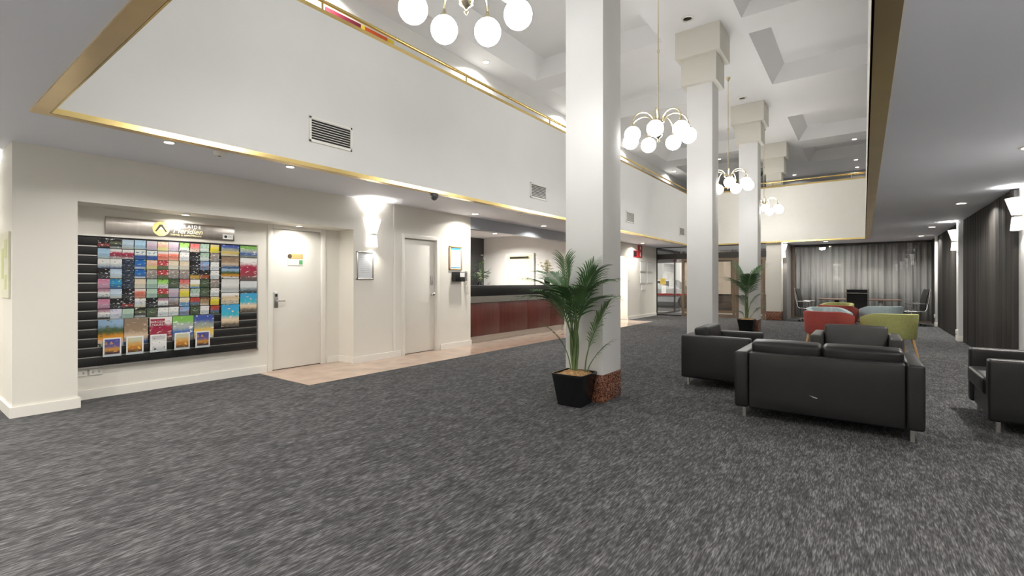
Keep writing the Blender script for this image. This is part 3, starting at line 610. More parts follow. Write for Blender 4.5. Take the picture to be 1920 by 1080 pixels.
for i, (px, k, tz) in enumerate(a4):
    y = onX(120 + px / 3.375, 610, BX)[1]; ht = .29
    o = place_leaflet(k, y, .855 - ht, .222, ht, 'large %s, bottom pocket row, %s from bare end' % (DES[k][0], ORD[i]), 'large brochures in the bottom row', name='brochure', x=BX)
    pocket(y, .855 - ht, .224, ht=.03)
    if k == 'mar':
        q = [(-.105, .835), (.04, .835), (.035, .775), (.005, .745), (-.03, .728), (-.065, .74), (-.1, .765)][::-1]
        MB().add([(BX + .0167 - (.835 - b) * .03, y + a_, b) for a_, b in q] + [(BX + .0172 - (.835 - b) * .03, y + a_, b) for a_, b in q], [tuple(range(7)), tuple(range(7, 14))[::-1]] + [(e_, (e_ + 1) % 7, 7 + (e_ + 1) % 7, 7 + e_) for e_ in range(7)]).build('shield', mat('shield_maroon', (.30, .015, .05), .4), o)
        text('lettering', 'BAROSSA', .036, LET, (BX + .0182, y - .035, .80), RLEFT, o); text('lettering', 'TOURS', .036, LET, (BX + .0172, y - .035, .765), RLEFT, o)
WB = mat('booklet_white', (.78, .78, .77), .4)
for i, (px, k) in enumerate(((305, 'cit'), (449, 'des'), (598, 'dot'), (748, 'des'), (878, 'cit'))):
    y = onX(120 + px / 3.375, 650, BX + .045)[1]
    t = thing('booklet', 'white-edged %s standing in front, %s from the bare end' % (DES[k][0], ORD[i]), 'booklet', (BX + .04, y, .445), group='white-edged booklets in front')
    m = leaflet_mesh(.16, .205, .008, .008); m.v = [(p[0] + BX + .036, p[1] + y, p[2] + .45) for p in m.v]; m.build('cover', WB, t)
    m = leaflet_mesh(.132, .165, .0012, .0066); m.v = [(p[0] + BX + .0448, p[1] + y, p[2] + .475) for p in m.v]; m.build('cover_photo', leafmat(k), t)
    mb = MB(); mb.box(BX, y - .081, .443, BX + .052, y + .081, .447); mb.box(BX + .049, y - .081, .447, BX + .052, y + .081, .48); mb.build('acrylic_pocket', ACRYL, t)
# ------------------------------------------------------------------ reception desk
desk = thing('reception_desk', 'reception desk of mahogany panels with black counter and metal bands', 'desk', (-6.75, 9.15, 0))
y0, y1 = 7.245, 11.08; DX = -6.47
box('kick_plate', ALU, (DX - .5, y0, .004, DX - .06, y1, .14), desk)
box('carcass', DARKM, (DX - .55, y0, .14, DX - .025, y1, .84), desk)
ed = [y0, 8.27, 9.36, 10.38, y1]
for a, b in zip(ed[:-1], ed[1:]): box('front_panel', WOODR, (DX - .025, a + .006, .15, DX, b - .006, .83), desk, bevel=.002)
box('metal_band', ALU, (DX - .6, y0, .84, DX + .015, y1, .975), desk)
box('counter', BLACK, (DX - .62, y0, .975, DX + .03, y1, 1.20), desk, bevel=.006)
# door in the reception side wall
d3 = box('door_3', mat('door_pale_green', (.74, .75, .62), .4, var=.01), (-8.35, 11.05, .02, -7.5, 11.098, 2.02)); struct(d3, 'pale flush door in the wall behind the reception desk')
mb = MB(); mb.box(-8.42, 11.04, .01, -8.355, 11.1, 2.09); mb.box(-7.495, 11.04, .01, -7.43, 11.1, 2.09); mb.box(-8.355, 11.04, 2.025, -7.495, 11.1, 2.09); mb.build('frame', TRIMW, d3)
box('closer', BRASS, (-8.25, 11.02, 1.95, -7.6, 11.05, 2.0), d3)
# ------------------------------------------------------------------ plants
def frond(stem_pts, n, l0, spread, droop, rnd, wd=.021):
    """a feather leaf: list of leaflets along the upper part of a curved rib"""
    mb = MB(); pts = [Vector(p) for p in stem_pts]
    def at(u):
        x = u * (len(pts) - 1); i = min(int(x), len(pts) - 2); return pts[i].lerp(pts[i + 1], x - i)
    for k in range(n):
        u = k / (n - 1); p = at(.0 + u); t = (at(min(1, u + .05)) - at(max(0, u - .05))).normalized()
        side = t.cross(Vector((0, 0, 1)));
        if side.length < .05: side = Vector((1, 0, 0))
        side.normalize()
        ln = l0 * (.55 + .75 * math.sin(PI * (.15 + .75 * u))) * rnd.uniform(.85, 1.1)
        for s in (-1, 1):
            d = (side * s * math.cos(spread * (1 - .55 * u)) + t * (math.sin(spread) + .9 * u) + Vector((0, 0, .25))).normalized()
            nrm = t.cross(d).normalized(); row = []
            wv = d.cross(nrm).normalized()
            q = Vector(p); dd = Vector(d)
            for j in range(5):
                f = j / 4; wj = wd * ln / .3 * (.45, 1., .9, .55, .04)[j] * .5
                row.append((q + wv * wj, q - wv * wj)); dd = (dd + Vector((0, 0, -droop * (.4 + f)))).normalized(); q = q + dd * ln / 4
            vs = [tuple(x) for pr in row for x in pr]
            mb.add(vs, [(2 * j, 2 * j + 1, 2 * j + 3, 2 * j + 2) for j in range(4)])
    return mb
def palm(base, ptop, label, spec, potw, poth, seed):
    rnd = random.Random(seed); x, y = base
    t = thing('potted_palm', label, 'potted plant', (x, y, 0), group='potted palms by the columns')
    rr = []
    for z, w_ in ((0, .72), (.01, .74), (poth * .93, .985), (poth * .94, 1.0), (poth, 1.0), (poth, .93), (poth - .05, .91)):
        h = potw / 2 * w_; k = h * .22
        rr.append([(x + a, y + b, z) for a, b in ((-h + k, -h), (h - k, -h), (h - k * .3, -h + k * .3), (h, -h + k), (h, h - k), (h - k * .3, h - k * .3), (h - k, h), (-h + k, h), (-h + k * .3, h - k * .3), (-h, h - k), (-h, -h + k), (-h + k * .3, -h + k * .3))])
    MB().rings(rr).build('pot', POTM, t, smooth=35)
    mb = MB(); n = 10; hh = potw / 2 * .91; v = []; f = []
    for i in range(n + 1):
        for j in range(n + 1):
            a, b = -1 + 2 * i / n, -1 + 2 * j / n
            v.append((x + a * hh, y + b * hh, poth - .03 + (1 - max(abs(a), abs(b)) ** 2) * .05 + rnd.uniform(-.008, .012)))
    for i in range(n):
        for j in range(n): a = i * (n + 1) + j; f.append((a, a + n + 1, a + n + 2, a + 1))
    mb.add(v, f); mb.build('coir_mulch', COIR, t, smooth=60)
    for (bx, by, mid, tip, nl, ll, rad, yng) in spec:
        p0 = Vector((x + bx, y + by, poth - .02)); p1 = Vector(mid) + Vector((x, y, 0)); p2 = Vector(tip) + Vector((x, y, 0))
        cv = [p0 * (1 - u) ** 2 + (2 * p1 - .5 * p0 - .5 * p2) * 2 * u * (1 - u) + p2 * u ** 2 for u in [i / 16 for i in range(17)]]
        st = MB().tube([tuple(p) for p in cv], [rad * (1 - .8 * i / 16) for i in range(17)], 6).build('stem', STEM, t, smooth=60)
        fm = frond([tuple(p) for p in cv[7:]], int(nl * 1.5), ll * 1.08, .62, .26, rnd); yl = y + potw / 2 - .01
        fm.v = [(p[0], min(p[1], yl) if -2.7 < p[0] < -2.15 else p[1], p[2]) for p in fm.v]      # leaves rest against the column face
        fm.build('frond', LEAF2 if yng else LEAF, st, smooth=30)
# directions: +a is along the picture to the right (C,S), depth (-S,C)
def dr(a, b, z): return (C * a - S * b, S * a + C * b, z)
PX, PY = -2.43, 4.375
specA = [(.01, -.01, dr(.03, .04, 1.0), dr(.2, .06, 1.46), 11, .24, .013, 0), (-.01, .0, dr(-.08, .04, .98), dr(-.44, .08, 1.30), 12, .26, .013, 0), (.01, -.01, dr(.06, -.02, .92), dr(.36, -.14, 1.12), 12, .24, .013, 0), (0, 0, dr(-.05, 0, .95), dr(-.55, .05, 1.12), 13, .26, .015, 0), (0, 0, dr(.02, .02, 1.0), dr(.42, -.02, 1.30), 13, .24, .015, 0),
         (-.01, .02, dr(-.06, .1, 1.02), dr(-.22, .3, 1.36), 12, .26, .014, 0), (.02, 0, dr(.0, -.1, .95), dr(-.12, -.36, 1.22), 13, .26, .014, 0),
         (0, -.02, dr(.05, -.1, 1.0), dr(.18, -.22, 1.38), 12, .24, .013, 0), (.01, .01, dr(-.05, .04, 1.05), dr(-.1, .02, 1.50), 10, .22, .012, 0), (.0, .01, dr(-.1, -.06, .9), dr(-.38, -.2, 1.18), 12, .26, .013, 0),
         (.10, .05, dr(.16, .0, .62), dr(.34, -.02, 1.02), 12, .24, .009, 1), (.11, .06, dr(.2, -.02, .48), dr(.36, -.08, .66), 7, .15, .007, 0), (-.03, -.02, dr(-.12, 0, .62), dr(-.34, -.05, .84), 6, .12, .007, 1)]
palm((PX, PY), None, 'tall potted palm in a black square pot beside the red granite plinth', specA, .37, .33, 3)
specB = [(0, 0, dr(-.04, 0, 1.0), dr(-.5, .0, 1.38), 13, .30, .014, 0), (0, 0, dr(.03, 0, 1.1), dr(.38, 0, 1.68), 13, .30, .014, 0), (0, 0, dr(-.03, .05, 1.1), dr(-.16, .2, 1.7), 12, .30, .013, 0), (0, -.02, dr(0, -.08, 1.05), dr(-.1, -.4, 1.45), 12, .3, .013, 0),
         (.03, 0, dr(.12, 0, .75), dr(.35, -.1, .98), 9, .22, .009, 0), (-.03, 0, dr(-.06, 0, .7), dr(-.2, -.1, .92), 8, .2, .009, 0), (.05, .02, dr(.2, 0, .5), dr(.42, 0, .66), 7, .16, .007, 0), (-.05, -.02, dr(-.1, 0, .45), dr(-.25, 0, .55), 7, .15, .007, 0)]
palm((-2.42, 13.38), None, 'smaller potted palm in a black pot by the third column', specB, .40, .32, 5)
# flower arrangements in the reception
def flowers(loc, label, seed, cream, hgt):
    rnd = random.Random(seed); x, y, z = loc; t = thing('flower_vase', label, 'flowers', loc)
    MB().lathe([(.05, 0), (.07, .02), (.085, .12), (.06, .18), (.065, .2), (.05, .2), (.045, .1), (.001, .06)], 18, (x, y, z)).build('vase', POTM, t, smooth=50)
    for k in range(11):
        a = rnd.uniform(0, 2 * PI); r = rnd.uniform(.05, .24); h = rnd.uniform(.25, hgt)
        tip = (x + r * math.cos(a), y + r * math.sin(a), z + .12 + h)
        st = MB().tube([(x, y, z + .12), (x + r * .3 * math.cos(a), y + r * .3 * math.sin(a), z + .12 + h * .6), tip], .004, 5).build('stem', STEM, t)
        mb = MB()
        if k % 2 == 0 or cream:
            for q in range(9):
                c = Vector(tip) + Vector((rnd.uniform(-.06, .06), rnd.uniform(-.06, .06), rnd.uniform(-.09, .05)))
                for b in range(5):
                    an = 2 * PI * b / 5; d = Vector((math.cos(an), math.sin(an), .6)).normalized() * .042; s = Vector((-math.sin(an), math.cos(an), 0)) * .017
                    mb.add([tuple(c), tuple(c + d * .6 + s), tuple(c + d), tuple(c + d * .6 - s)], [(0, 1, 2, 3)])
            mb.build('blossom', mat('cream_petal', (.80, .74, .52), .6, var=.15) if cream else mat('white_petal', (.75, .76, .7), .6), st)
        else:
            for q in range(7):
                an = rnd.uniform(0, 2 * PI); d = Vector((math.cos(an), math.sin(an), rnd.uniform(-.2, .7))).normalized() * .26; s = Vector((-math.sin(an), math.cos(an), 0)) * .022
                c = Vector(tip) - Vector((0, 0, .1 * q * h))
                mb.add([tuple(c), tuple(c + d * .5 + s + Vector((0, 0, .02))), tuple(c + d), tuple(c + d * .5 - s + Vector((0, 0, .02)))], [(0, 1, 2, 3)])
            mb.v = [(max(p[0], -9.27), p[1], p[2]) for p in mb.v]      # leaves bend against the wall
            mb.build('leaf_spray', LEAF, st)
flowers((-6.72, 10.62, 1.2), 'vase of cream blossoms on the reception counter behind the palm', 4, True, .50)
cab = thing('side_cabinet', 'low black cabinet against the charcoal wall behind the desk', 'cabinet', (-9.02, 10.4, .004))
box('carcass', BLACK, (-9.28, 9.75, .004, -8.78, 11.02, 1.08), cab, bevel=.006)
for k in range(2): dd = box('door', DARKM, (-8.78, 9.77 + .625 * k, .06, -8.762, 10.385 + .625 * k, 1.03), cab, bevel=.003); box('handle', CHROME, (-8.762, 10.32 + .09 * k, .6, -8.745, 10.335 + .09 * k, .75), dd)
flowers((-8.9, 10.45, 1.08), 'vase of white blooms and spiky leaves on the black cabinet', 9, False, .85)
# ================================================================== FURNITURE
def soft(name, m, c, dim, r, parent, puff=(0, 0, 0), R=None):
    mb = MB().cushion((0, 0, 0), dim, r, puff)
    if R is not None: mb.rot(R)
    mb.v = [(p[0] + c[0], p[1] + c[1], p[2] + c[2]) for p in mb.v]
    return mb.build(name, m, parent, smooth=70, world=False)
def sofa(name, label, cat, loc, rz, W, D, seats, m, group=None):
    """faces local +Y, back at y=0, origin at the middle of the back foot"""
    t = thing(name, label, cat, loc, rz, group); aw = .115; zt_ = .62; zb = .10
    for sgn in (-1, 1):
        soft('arm', m, (sgn * (W / 2 - aw / 2), D / 2, (zt_ + zb) / 2), (aw, D, zt_ - zb), .022, t, (.004, .002, .004))
        for yy in (.07, D - .07): MB().cushion((sgn * (W / 2 - .075), yy, .052), (.03, .03, .105), .004).build('leg', STEEL, t, world=False)
    iw = W - 2 * aw - .006
    soft('back_panel', m, (0, .075, (zt_ - .004 + zb) / 2), (iw, .13, zt_ - .004 - zb), .016, t, (0, .004, 0))
    soft('seat_base', m, (0, .14 + (D - .16) / 2, .20), (iw, D - .17, .2), .015, t)
    n = seats; cw = iw / n
    for k in range(n):
        xk = -iw / 2 + cw * (k + .5)
        soft('seat_cushion', m, (xk, .16 + (D - .15) / 2, .375), (cw - .006, D - .13, .15), .03, t, (0, .004, .018))
        soft('back_cushion', m, (xk, .22, .556), (cw - .008, .16, .32), .035, t, (.002, .014, .008), Matrix.Rotation(math.radians(9), 3, 'X'))
    return t
so = sofa('sofa', 'black leather two-seat sofa with a small pale scuff on its back', 'sofa', (-.3, 4.86, 0), 0, 1.37, .8, 2, LEATH)
MB().add([(-.085, -.0005, .285), (-.02, -.0005, .268), (-.03, -.0005, .262), (-.055, -.0005, .270)], [(0, 3, 2, 1)]).build('scuff', mat('scuff_pale', (.6, .58, .55), .8), [c for c in so.children if c.name.startswith('back_panel')][0], world=False)
sofa('armchair', 'black leather armchair by the second column, side-on to the sofa', 'armchair', (-1.82, 6.42, 0), -PI / 2, .92, .78, 1, LEATH, 'leather armchairs round the sofa')
sofa('armchair', 'charcoal leather armchair facing the sofa, before the red tub chair', 'armchair', (-.09, 7.72, 0), PI, .90, .78, 1, LEATHG, 'leather armchairs round the sofa')
sofa('armchair', 'black leather armchair by the striped wall, seat towards the sofa', 'armchair', (1.62, 6.08, 0), PI / 2, .98, .78, 1, LEATH, 'leather armchairs round the sofa')
def tub(label, loc, rz, col, cname):
    """tub chair facing local +Y"""
    m = mat('tub_' + cname, col, .75, var=.08, scale=25., bump=.15, bscale=300.)
    t = thing('tub_chair', label, 'chair', loc, rz, 'coloured tub chairs')
    n = 25; rr = []
    for k in range(n):
        u = k / (n - 1) * 2 - 1
        a = u * 1.02; # angle round the back, arms run straight forward
        if abs(u) < .62:
            an = u / .62 * PI / 2; x = .30 * math.sin(an); y = -.30 * math.cos(an); nx, ny = math.sin(an), -math.cos(an)
        else:
            sg_ = 1 if u > 0 else -1; f = (abs(u) - .62) / .38; x = sg_ * (.30 + .02 * f); y = f * .27; nx, ny = sg_, 0
        up = max(0, (abs(u) - .35) / .65); ztop = .745 - .09 * up ** 1.3; zbot = .33
        ln = .05; th = .075 if abs(u) < .98 else .06
        pr = []
        for (o, zz) in ((-.03, zbot), (.012, zbot + .0), (.03, zbot + .03), (.055, ztop - .025), (.05, ztop - .006), (.032, ztop), (-.012, ztop), (-.03, ztop - .006), (-.036, ztop - .03), (-.045, zbot + .05)):
            pr.append((x + nx * o, y + ny * o, zz))
        rr.append(pr)
    MB().rings(rr).build('shell', m, t, smooth=55, world=False)
    mb = MB(); poly = [(-.285, .26), (-.285, 0)] + [(.285 * math.sin(q), -.285 * math.cos(q)) for q in [-PI / 2 + PI * i / 12 for i in range(1, 12)]] + [(.285, 0), (.285, .26)]
    mb.prism([(a * .98, b * .98) for a, b in poly][::-1][::-1], .325, .36); mb.build('seat_base', m, t, world=False)
    soft('seat_cushion', m, (0, .02, .405), (.52, .50, .10), .035, t, (0, .004, .015))
    for sx in (-1, 1):
        for sy in (-1, 1):
            MB().tube([(sx * .27, sy * .23 - .02, 0), (sx * .21, sy * .17 - .02, .335)], [.013, .024], 10).build('leg', WOODL, t, smooth=60, world=False)
    return t
RED, BLU, GRN = (.34, .055, .042), (.38, .47, .49), (.36, .37, .13)
tub('red tub chair on wooden legs with its back to the charcoal armchair', (-.56, 10.42, 0), -.25, RED, 'red')
tub('pale blue tub chair just beyond the red tub chair', (-.62, 11.75, 0), PI + .35, BLU, 'blue')
tub('red tub chair half hidden between the pale blue and green tub chairs', (-.52, 13.3, 0), -.2, RED, 'red')
tub('green tub chair close to the meeting table, behind the second red one', (-.55, 14.6, 0), PI - .3, GRN, 'green')
tub('olive green tub chair on wooden legs, nearest the striped wall', (.38, 10.35, 0), .35, GRN, 'green')
tub('pale blue tub chair beyond the olive green one', (.34, 13.4, 0), .3, BLU, 'blue')
def office_chair(label, loc, rz):
    """faces local +Y"""
    t = thing('office_chair', label, 'chair', loc, rz, 'black and chrome meeting chairs')
    mb = MB(); rr = []
    for k in range(19):
        u = k / 18; z = .44 + .62 * u; y = -.24 - .10 * u + .03 * math.sin(u * PI) + (.006 if k % 2 else 0); rr.append([(-.23, y, z), (.23, y, z), (.23, y - .025, z), (-.23, y - .025, z)])
    mb.rings(rr); mb.build('backrest', BLACK, t, smooth=60, world=False)
    mb = MB(); rr = []
    for k in range(15):
        u = k / 14; y = -.24 + .48 * u; z = .44 + .012 * math.sin(u * PI) - .03 * max(0, u - .8) * 5 + (.005 if k % 2 else 0); rr.append([(-.235, y, z), (-.235, y, z - .03), (.235, y, z - .03), (.235, y, z)])
    mb.rings(rr); mb.build('seat', BLACK, t, smooth=60, world=False)
    for s in (-1, 1):
        MB().tube([(s * .245, .24, .42), (s * .245, -.22, .43), (s * .245, -.27, .48), (s * .245, -.33, .8), (s * .245, -.355, 1.08)], .014, 8).build('side_rail', CHROME, t, smooth=60, world=False)
        MB().tube([(s * .26, -.05, .43), (s * .29, -.05, .6), (s * .29, .1, .655), (s * .29, -.2, .655), (s * .26, -.3, .64)], .012, 8).build('armrest', CHROME, t, smooth=60, world=False)
    MB().tube([(-.245, -.34, .96), (.245, -.34, .96)], .012, 8).build('back_brace', CHROME, t, smooth=60, world=False)
    MB().tube([(0, 0, .09), (0, 0, .42)], [.03, .022], 12).build('gas_column', CHROME, t, smooth=50, world=False)
    for k in range(5):
        a = 2 * PI * k / 5 + .3; l = MB().tube([(0, 0, .11), (.3 * math.cos(a), .3 * math.sin(a), .075)], [.022, .014], 8).build('base_arm', CHROME, t, smooth=50, world=False)
        MB().cushion((.3 * math.cos(a), .3 * math.sin(a), .032), (.05, .05, .064), .02).build('caster', BLACK, l, smooth=60, world=False)
    return t
office_chair('black high-back meeting chair with its back to the tub chairs', (-.17, 16.75, 0), .05)
office_chair('black and chrome meeting chair at the table end by the cream column', (-1.42, 18.05, 0), -PI / 2 - .15)
office_chair('black and chrome meeting chair at the table end by the striped wall', (1.12, 18.05, 0), PI / 2 + .2)
tb = thing('meeting_table', 'boat-shaped dark veneer meeting table before the grey curtain', 'table', (-.14, 18.25, 0))
poly = []
for k in range(48):
    a = 2 * PI * k / 48; ca, sa = math.cos(a), math.sin(a); poly.append((-.14 + 1.05 * math.copysign(abs(ca) ** .55, ca), 18.25 + .62 * math.copysign(abs(sa) ** .7, sa)))
MB().prism(poly, .715, .745).build('table_top', WOODT, tb, bevel=.006, seg=2)
for sx in (-1, 1):
    box('pedestal', STEEL if sx > 0 else DARKM, (-.14 + sx * .55 - .05, 18.0, .03, -.14 + sx * .55 + .05, 18.5, .715), tb, bevel=.005); box('foot', DARKM, (-.14 + sx * .55 - .09, 17.9, 0, -.14 + sx * .55 + .09, 18.6, .03), tb, bevel=.005)
# ================================================================== RIGHT WALL
def ribbed(y0, y1, label, seed):
    rnd = random.Random(seed); n = int((y1 - y0) / .045); v = []; f = []
    ys_ = [y0 + (y1 - y0) * k / n for k in range(n + 1)]
    for k, y in enumerate(ys_):
        x = XR - .045 - (.022 if k % 2 else 0) - rnd.uniform(0, .012)
        v += [(x, y, .012), (x, y, ZC - .012)]
    for k in range(n): f.append((2 * k, 2 * k + 1, 2 * k + 3, 2 * k + 2))
    b = len(v); v += [(XR - .002, y0, .012), (XR - .002, y0, ZC - .012), (XR - .002, y1, .012), (XR - .002, y1, ZC - .012)]
    f += [(b, b + 1, 1, 0), (2 * n, 2 * n + 1, b + 3, b + 2), (b + 2, b + 3, b + 1, b)]
    mb = MB(); mb.add(v, f); o = mb.build('striped_drape', STRIPE)
    return tag(o, label, 'drape', 'dark striped drapes')
ribbed(9.62, 13.78, 'dark vertical-striped drape between the grey wall and the white pilaster', 1)
ribbed(14.18, 18.0, 'dark vertical-striped drape between the two slim white pilasters', 2)
ribbed(18.28, 19.55, 'short dark striped drape next to the grey curtain corner', 3)
for (a, b, w_, l) in ((13.84, 14.10, .13, 'white wall pilaster carrying a sconce between striped drapes'), (18.05, 18.22, .12, 'slim white pilaster near the curtain corner')):
    p = thing('pilaster', l, 'pilaster', (XR - w_ / 2, (a + b) / 2, 0)); box('shaft', COLW, (XR - w_, a, .12, XR - .001, b, ZC - .002), p, bevel=.003); box('base_block', TRIMW, (XR - w_ - .015, a - .01, 0, XR - .001, b + .01, .12), p, bevel=.003)
    box('outlet', TRIMW, (XR - w_ - .02, a + .02, .14 if w_ > .125 else .25, XR - w_, b - .02, .24 if w_ > .125 else .35), p, bevel=.003)
n_ = thing('icon_notice', 'white vertical notice with small grey icons on the grey wall', 'notice', (XR, 8.85, 1.3))
box('panel', PAPER, (XR - .03, 8.62, 1.3, XR - .001, 9.08, 1.76), n_, bevel=.003)
for k in range(6):
    MB().lathe([(.001, 0), (.02, 0), (.02, .001), (.001, .001)], 12).rot(RRIGHT).build('icon', GREYP, n_, world=False).location = Vector((XR - .03, 9.0, 1.70 - .066 * k)) - Vector(n_.location)
    box('caption', GREYP, (XR - .031, 8.7, 1.695 - .066 * k, XR - .03, 8.93, 1.705 - .066 * k), n_)
# far curtain and the glass in front of it
def curtain(x0, x1, y, label):
    n = 260; v = []; f = []; rnd = random.Random(11); ph = [rnd.uniform(0, 6) for _ in range(4)]
    for k in range(n + 1):
        x = x0 + (x1 - x0) * k / n
        d = .035 * math.sin(x * 38 + ph[0] + 1.3 * math.sin(x * 3.1)) + .025 * math.sin(x * 17 + ph[1]) + .012 * math.sin(x * 71 + ph[2])
        v += [(x, y + d, .015), (x, y + d * .9, ZC - .06)]
    for k in range(n): f.append((2 * k, 2 * k + 2, 2 * k + 3, 2 * k + 1))
    mb = MB(); mb.add(v, f); o = mb.build('window_curtain', CURT, smooth=80); m_ = o.modifiers.new('cloth', 'SOLIDIFY'); m_.thickness = .004
    tag(o, label, 'curtain')
curtain(-2.05, 1.7, 19.78, 'full-height grey pleated curtain behind the glass at the far end')
o = struct(box('trim_8', DARKM, (-2.07, 19.70, ZC - .05, XR, 19.9, ZC - .001)))
wn = box('window_1', GLASS, (-1.98, 19.52, .06, XR - .02, 19.53, ZC - .05)); struct(wn, 'clear glass wall in front of the grey curtain')
mb = MB(); mb.box(-2.05, 19.5, 0, -1.98, 19.56, ZC - .001); mb.box(-1.98, 19.5, 0, XR - .02, 19.55, .05)
mb.build('frame', BRONZE, wn)
# ================================================================== ENTRANCE
EY = 18.0
tr = box('trim_9', DARKM, (XL - .08, EY - .08, 2.13, -2.66, EY + .10, 2.33)); struct(tr, 'dark transom bar over the entrance doors')
wn = box('window_2', GLASS, (XL, EY, 2.33, -2.66, EY + .01, ZC - .001)); struct(wn, 'clear fanlight glass above the entrance transom')
mb = MB(); mb.box(XL - .06, EY - .02, ZC - .03, -2.66, EY + .03, ZC - .001); mb.box(XL - .08, EY - .04, 0, XL, EY + .04, 2.13); mb.box(XL - .08, EY - .03, 2.33, XL, EY + .03, ZC - .001)
mb.build('mullion', DARKM, wn)
wn = box('window_3', GLASS, (XL, EY, .06, -5.48, EY + .012, 2.13)); struct(wn, 'clear fixed glass panel beside the bronze entrance doors')
box('frame', DARKM, (XL, EY - .02, 0, -5.48, EY + .03, .05), wn)
for i, (x0, x1) in enumerate(((-5.46, -4.56), (-4.54, -3.62), (-3.60, -2.68))):
    d = box('door_%d' % (4 + i), GLASSD, (x0 + .09, EY, .12, x1 - .09, EY + .012, 2.05)); struct(d, 'bronze framed glass entrance door')
    mb = MB(); mb.box(x0, EY - .025, .01, x0 + .09, EY + .035, 2.13); mb.box(x1 - .09, EY - .025, .01, x1, EY + .035, 2.13); mb.box(x0 + .09, EY - .025, .01, x1 - .09, EY + .035, .12); mb.box(x0 + .09, EY - .025, 2.05, x1 - .09, EY + .035, 2.13)
    mb.build('frame', BRONZE, d)
    MB().tube([(x0 + .13, EY - .07, .85), (x0 + .13, EY - .07, 1.35)], .014, 8).build('pull_handle', STEEL, d, smooth=60)
struct(box('floor_lobby', mat('lobby_tile', (.34, .33, .32), .3, var=.08), (XL - .06, 20.1, -.12, -2.2, 21.0, -.001)))
# vestibule side glass with posted sheets, outer doors
wn = box('window_4', GLASS, (XL - .05, EY + .06, .06, XL - .04, 20.9, 2.5)); struct(wn, 'clear side glass of the entrance lobby')
mb = MB(); mb.box(XL - .07, EY + .05, 0, XL - .02, 20.9, .06); mb.box(XL - .07, 20.2, .06, XL - .02, 20.27, 2.5); mb.box(XL - .07, EY + .05, 2.5, XL - .02, 20.9, 2.59); mb.build('frame', DARKM, wn)
for i, (y0, y1, z0, z1, m, l) in enumerate(((18.9, 20.1, 1.62, 2.02, PAPER, 'wide white sheet taped high on the lobby side glass'), (18.45, 19.1, 1.18, 1.42, mat('sheet_yellow', (.72, .50, .08), .5), 'yellow sheet with dark print on the lobby side glass'),
        (18.75, 19.25, 1.42, 1.60, PAPER, 'small white sheet above the yellow one on the lobby glass'), (19.5, 20.1, 1.02, 1.40, PAPER, 'tall white sheet beside the yellow one on the lobby glass'), (18.6, 19.1, .82, 1.12, PAPER, 'white sheet below the yellow one on the lobby glass'))):
    o = box('posted_sheet', m, (XL - .04, y0, z0, XL - .037, y1, z1)); tag(o, l, 'notice', 'sheets taped to the lobby glass')
    for k in range(3): box('print_line', DARKM if i == 1 else GREYP, (XL - .037, y0 + .1, z0 + (z1 - z0) * (.25 + .22 * k), XL - .0365, y1 - .1, z0 + (z1 - z0) * (.29 + .22 * k)), o)
for i, (x0, x1) in enumerate(((-6.3, -5.3), (-5.26, -4.26), (-4.22, -3.22), (-3.18, -2.2))):
    d = box('window_%d' % (5 + i), GLASSD, (x0 + .07, 20.9, .1, x1 - .07, 20.91, 2.2)); struct(d, 'outer glass of the entrance lobby')
    mb = MB(); mb.box(x0, 20.88, 0, x0 + .07, 20.94, 2.59); mb.box(x1 - .07, 20.88, 0, x1, 20.94, 2.59); mb.box(x0 + .07, 20.88, 0, x1 - .07, 20.94, .1); mb.box(x0 + .07, 20.88, 2.2, x1 - .07, 20.94, 2.3); mb.build('frame', BRONZE, d)
struct(box('ceiling_lobby', CEIL, (XL - .3, 20.1, ZC, -2.0, 21.0, ZC + .06)))
# street outside
struct(box('ground_street', mat('asphalt', (.10, .10, .105), .8, var=.15, scale=20.), (-30, 20.9, -.2, 14, 45, -.02)))
struct(box('ground_footpath', mat('footpath', (.30, .29, .28), .8, var=.1, scale=6.), (-30, 17.9, -.2, XL - .08, 20.9, -.01)))
bl = thing('street_building', 'lit shopfront building across the night street', 'building', (-9, 33.5, 0))
box('wall', mat('render_grey', (.36, .35, .34), .8, var=.08), (-24, 33, -.02, 6, 34, 9), bl)
for k in range(10): f_ = box('window', emis('shop_window', (1, .93, .82), .35), (-22.5 + k * 2.7, 32.96, .5, -20.4 + k * 2.7, 33.0, 2.6), bl); box('sill', DARKM, (-22.6 + k * 2.7, 32.9, .4, -20.3 + k * 2.7, 33.0, .5), f_)
sl = thing('street_fill_lamp', 'added street lamp lighting the car and footpath outside the lobby glass', 'street lamp', (-9.8, 22.2, -.02))  # lamp added to brighten the street and the parked car
MB().tube([(-9.8, 22.2, -.02), (-9.8, 22.2, 4.4), (-9.4, 22.5, 4.7)], .05, 8).build('pole', DARKM, sl, smooth=50); box('head', emis('street_fill_head', (1, .95, .85), 20.), (-9.6, 22.35, 4.6, -9.1, 22.75, 4.66), sl)
ld = bpy.data.lights.new('street_fill_bulb', 'POINT'); ld.energy = 500; ld.shadow_soft_size = .15; ld.color = (1, .95, .87); lo = bpy.data.objects.new('bulb', ld); COL.objects.link(lo); lo.parent = sl; lo.location = (.45, .35, 4.45)
car = thing('parked_car', 'white parked car seen through the lobby side glass', 'car', (-8.4, 24.6, -.02))
prof = [(-2.1, .28), (2.1, .28), (2.15, .62), (1.95, .82), (1.1, .92), (.55, 1.38), (-1.0, 1.42), (-1.75, .98), (-2.1, .92)]
mb = MB()
n = len(prof); WD = [.84 if z < 1.0 else .66 for _, z in prof]
